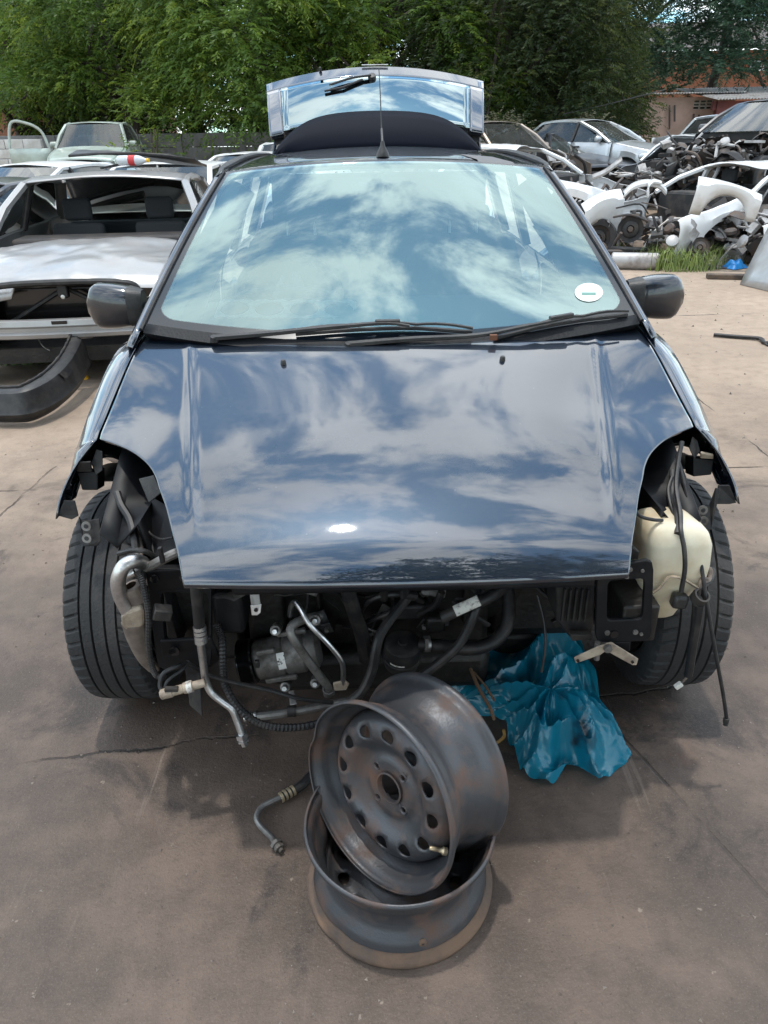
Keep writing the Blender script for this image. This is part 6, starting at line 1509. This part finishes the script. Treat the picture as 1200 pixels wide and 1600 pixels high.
def crown(name, parent, clumps, fmat, fr_n, fr_len, leaf, pairs, droop, seed):
    """clumps: (centre, radius, outward direction); each clump carries drooping fronds of paired leaflets"""
    rs = np.random.RandomState(seed); Vs = []; tint = []
    for c, r_, o in clumps:
        n = max(4, int(fr_n*(r_/.6)**2))
        d = rs.normal(size=(n, 3)); d /= np.linalg.norm(d, axis=1)[:, None]
        d = d+np.array(o)*.55+np.array([0, 0, .45]); d /= np.linalg.norm(d, axis=1)[:, None]
        base_ = np.array(c)+d*r_*rs.uniform(.55, 1.0, (n, 1))*np.array([1, 1, .62])
        fl = fr_len*rs.uniform(.7, 1.25, (n, 1)); sidev = np.cross(d, [0, 0, 1.]); sidev /= (np.linalg.norm(sidev, axis=1)[:, None]+1e-6)
        ct = rs.normal(.45, .17)
        ti = np.clip(ct+rs.normal(0, .18, n), 0, 1)
        for k in range(pairs):
            f = (k+.6)/pairs
            p = base_+d*fl*f+np.array([0, 0, -1.])*(droop*fl*f*f)
            tdir = d+np.array([0, 0, -2*droop*f]); tdir /= np.linalg.norm(tdir, axis=1)[:, None]
            for sgn in (-1, 1):
                ld = tdir*.55+sidev*sgn*.75+np.array([0, 0, -.30])+rs.normal(0, .22, (n, 3)); ld /= np.linalg.norm(ld, axis=1)[:, None]
                ln = leaf*rs.uniform(.7, 1.2, (n, 1))*(1-.45*abs(f-.45))
                wv_ = np.cross(ld, tdir+rs.normal(0, .3, (n, 3))); wv_ /= (np.linalg.norm(wv_, axis=1)[:, None]+1e-6)
                wv_ = np.cross(ld, wv_)*.5+wv_*.5; wv_ *= ln*.20
                Vs.append(np.stack([p, p+ld*ln*.45+wv_, p+ld*ln, p+ld*ln*.45-wv_], 1).reshape(-1, 3)); tint.append(np.repeat(ti, 4))
    V = np.concatenate(Vs).astype(np.float32); T = np.concatenate(tint).astype(np.float32); nq = len(V)//4
    me = bpy.data.meshes.new(name); me.vertices.add(len(V)); me.vertices.foreach_set('co', V.ravel())
    me.loops.add(len(V)); me.loops.foreach_set('vertex_index', np.arange(len(V), dtype=np.int32))
    me.polygons.add(nq); me.polygons.foreach_set('loop_start', np.arange(nq, dtype=np.int32)*4); me.polygons.foreach_set('loop_total', np.full(nq, 4, dtype=np.int32))
    me.update(calc_edges=True); a = me.attributes.new('tint', 'FLOAT', 'POINT'); a.data.foreach_set('value', T)
    me.materials.append(fmat); o = bpy.data.objects.new(name, me); COL.objects.link(o); o.parent = parent
    return o
NLEAF = [0]
def tree(name, label, x, y, h, rx, rz, zlow, fm, seed, ncl=90, fr_n=26, fr_len=.55, leaf=.17, pairs=6, droop=.45, cr_=.75, trunk=.22):
    rs = random.Random(seed); z0 = rise(x, y); e = empty(name, (x, y, z0), 0, label, 'tree', 'trees along the back of the yard')
    cz = (h+zlow)/2; rzz = (h-zlow)/2
    tp = cr([(0, 0, -.2), (rs.uniform(-.15, .15), rs.uniform(-.1, .1), h*.2), (rs.uniform(-.3, .3), rs.uniform(-.2, .2), h*.45), (rs.uniform(-.4, .4), 0, h*.75)], 6)
    tr = G().tube(tp, lambda t: trunk*(1-.75*t)+.02, 12).done('trunk', bark, e)
    cl = []
    for i in range(ncl):
        # denser on the camera side and low down, where the picture looks
        a = rs.uniform(0, 2*math.pi) if rs.random() < .35 else rs.uniform(math.pi*1.05, math.pi*1.95)
        zz = (rs.uniform(-1, 1) if rs.random() < .35 else rs.uniform(-1, -.05)); q = .98-.30*(zz+1)-.10*max(0, zz)
        rad_ = q*(rs.uniform(.35, .8) if rs.random() < .4 else rs.uniform(.85, 1.06))
        c = (rx*rad_*math.cos(a), rx*.8*rad_*math.sin(a), cz+rzz*zz+rs.uniform(-.3, .3))
        o = Vector((math.cos(a), math.sin(a), .1)); cl.append((c, cr_*rs.uniform(.65, 1.3), tuple(o)))
    crown('crown', e, cl, FM[fm], fr_n, fr_len, leaf, pairs, droop, seed)
    for i in range(9):
        c = Vector(rs.choice(cl)[0]); st = tp[rs.randrange(6, len(tp)-1)]
        G().tube(cr([st, st.lerp(c, .5)+Vector((0, 0, rs.uniform(.1, .5))), c], 5), lambda t: .075*(1-.8*t)+.008, 6).done('limb', bark, tr)
    return e
def tx(px, Y): return at(px, 120, Y).x
TREES = [
 ('ash_tree', 'pale hazy tree at the far left edge of the yard', tx(20, 24), 24, 7.0, 2.6, 3, 2.2, 0, 21, dict(ncl=34, cr_=.8)),
 ('ash_tree', 'bright green tree with drooping leaves above the silver sedan', tx(190, 21.5), 21.5, 7.5, 3.2, 3, 1.25, 0, 22, dict(ncl=54, cr_=.80, fr_n=44, leaf=.135, fr_len=.40)),
 ('ash_tree', 'bright green drooping tree left of the raised tailgate', tx(390, 20.5), 20.5, 7.5, 3.2, 3, 1.25, 0, 23, dict(ncl=54, cr_=.80, fr_n=44, leaf=.135, fr_len=.40)),
 ('ash_tree', 'bright green drooping tree directly behind the raised tailgate', tx(600, 21.5), 21.5, 7.5, 3.2, 3, 1.5, 0, 24, dict(ncl=54, cr_=.80, fr_n=44, leaf=.135, fr_len=.40)),
 ('evergreen_tree', 'dark dense tree right of the raised tailgate', tx(775, 21), 21, 8.5, 2.8, 3, .9, 1, 25, dict(ncl=130, fr_len=.35, leaf=.12, droop=.25)),
 ('evergreen_tree', 'dark tree with yellowish edge beside the pink building', tx(878, 22), 22, 8.5, 1.9, 3, 1.1, 1, 26, dict(ncl=130, fr_len=.35, leaf=.12, droop=.25)),
 ('broadleaf_tree', 'blue green hazy tree above the pink building at the right', tx(1110, 31), 31, 11, 4.2, 3, 2.9, 2, 27, dict(ncl=150, cr_=.95, fr_len=.5, leaf=.16, droop=.25)),
 ('broadleaf_tree', 'blue green tree over the workshop roof at the right edge', tx(1215, 36), 36, 12, 3.8, 3, 5.2, 2, 28, dict(ncl=90, cr_=1.0, fr_len=.5, leaf=.17, droop=.25)),
 ('broadleaf_tree', 'dark tree filling the gap behind the left trees', tx(300, 27), 27, 11, 5.0, 3, 1.0, 1, 29, dict(ncl=150, cr_=1.1, fr_n=18, fr_len=.6, leaf=.24)),
 ('broadleaf_tree', 'dark tree filling the gap behind the tailgate', tx(690, 27), 27, 11, 5.0, 3, 1.0, 1, 30, dict(ncl=150, cr_=1.1, fr_n=18, fr_len=.6, leaf=.24)),
 ('broadleaf_tree', 'dark tree behind the evergreens left of the pink building', tx(835, 27.5), 27.5, 11, 2.6, 3, 1.0, 1, 31, dict(ncl=110, cr_=1.0, fr_n=18, fr_len=.6, leaf=.24)),
 ('broadleaf_tree', 'dark tree behind the far left trees', tx(120, 28), 28, 10, 3.0, 3, 2.6, 1, 32, dict(ncl=70, cr_=1.0, fr_n=16, fr_len=.6, leaf=.24)),
]
for nm, lb, x, y, h, rx, rz, zl, fm, sd_, kw in TREES: tree(nm, lb, x, y, h, rx, rz, zl, fm, sd_, **kw)
tree('evergreen_tree', 'unseen dark tree added for its reflection in the lower front edge of the bonnet', 2.2, -3.9, 10.5, 3.2, 3, 3.4, 1, 51, ncl=70, cr_=1.0, fr_n=16, leaf=.24)  # out of view, added to darken the reflection along the bonnet edge
# dry shrubs among the cars
def shrub(label, px, py, Y, rx, h, fm, seed):
    p = at(px, py, Y); z0 = rise(p.x, Y); e = empty('shrub', (p.x, Y, z0), 0, label, 'shrub', 'shrubs among the cars'); rs = random.Random(seed)
    cl = [((rs.uniform(-rx, rx), rs.uniform(-.3, .3), h*rs.uniform(.2, .95)), .35*rs.uniform(.6, 1.2), (0, -.4, .5)) for _ in range(14)]
    crown('foliage', e, cl, FM[fm], 26, .28, .10, 5, .2, seed)
    for k in range(5): G().tube([(rs.uniform(-.1, .1), 0, -.05), (rs.uniform(-rx*.6, rx*.6), rs.uniform(-.2, .2), h*.7)], .012, 5).done('stem', bark, e)
shrub('grey dry shrub between the tree and the pink building', 985, 180, 22, .6, 2.0, 3, 41)
shrub('brown dry shrub behind the dark saloon', 895, 190, 18.8, .7, 1.6, 3, 42)
shrub('leafy shrub in front of the wall beside the green pickup', 235, 215, 17.5, .6, 2.2, 0, 43)
shrub('small pale shrub left of the beige hatchback', 790, 195, 17.5, .35, 1.7, 3, 44)
# sagging wire between the trees
tag(G().tube(cr([at(880, 178, 19.5), at(940, 165, 19.5), at(1000, 150, 19.8), at(1040, 140, 20)], 6), .012, 5).done('overhead_wire', M['hose']), 'thin overhead wire sagging in front of the dark trees', 'wire')
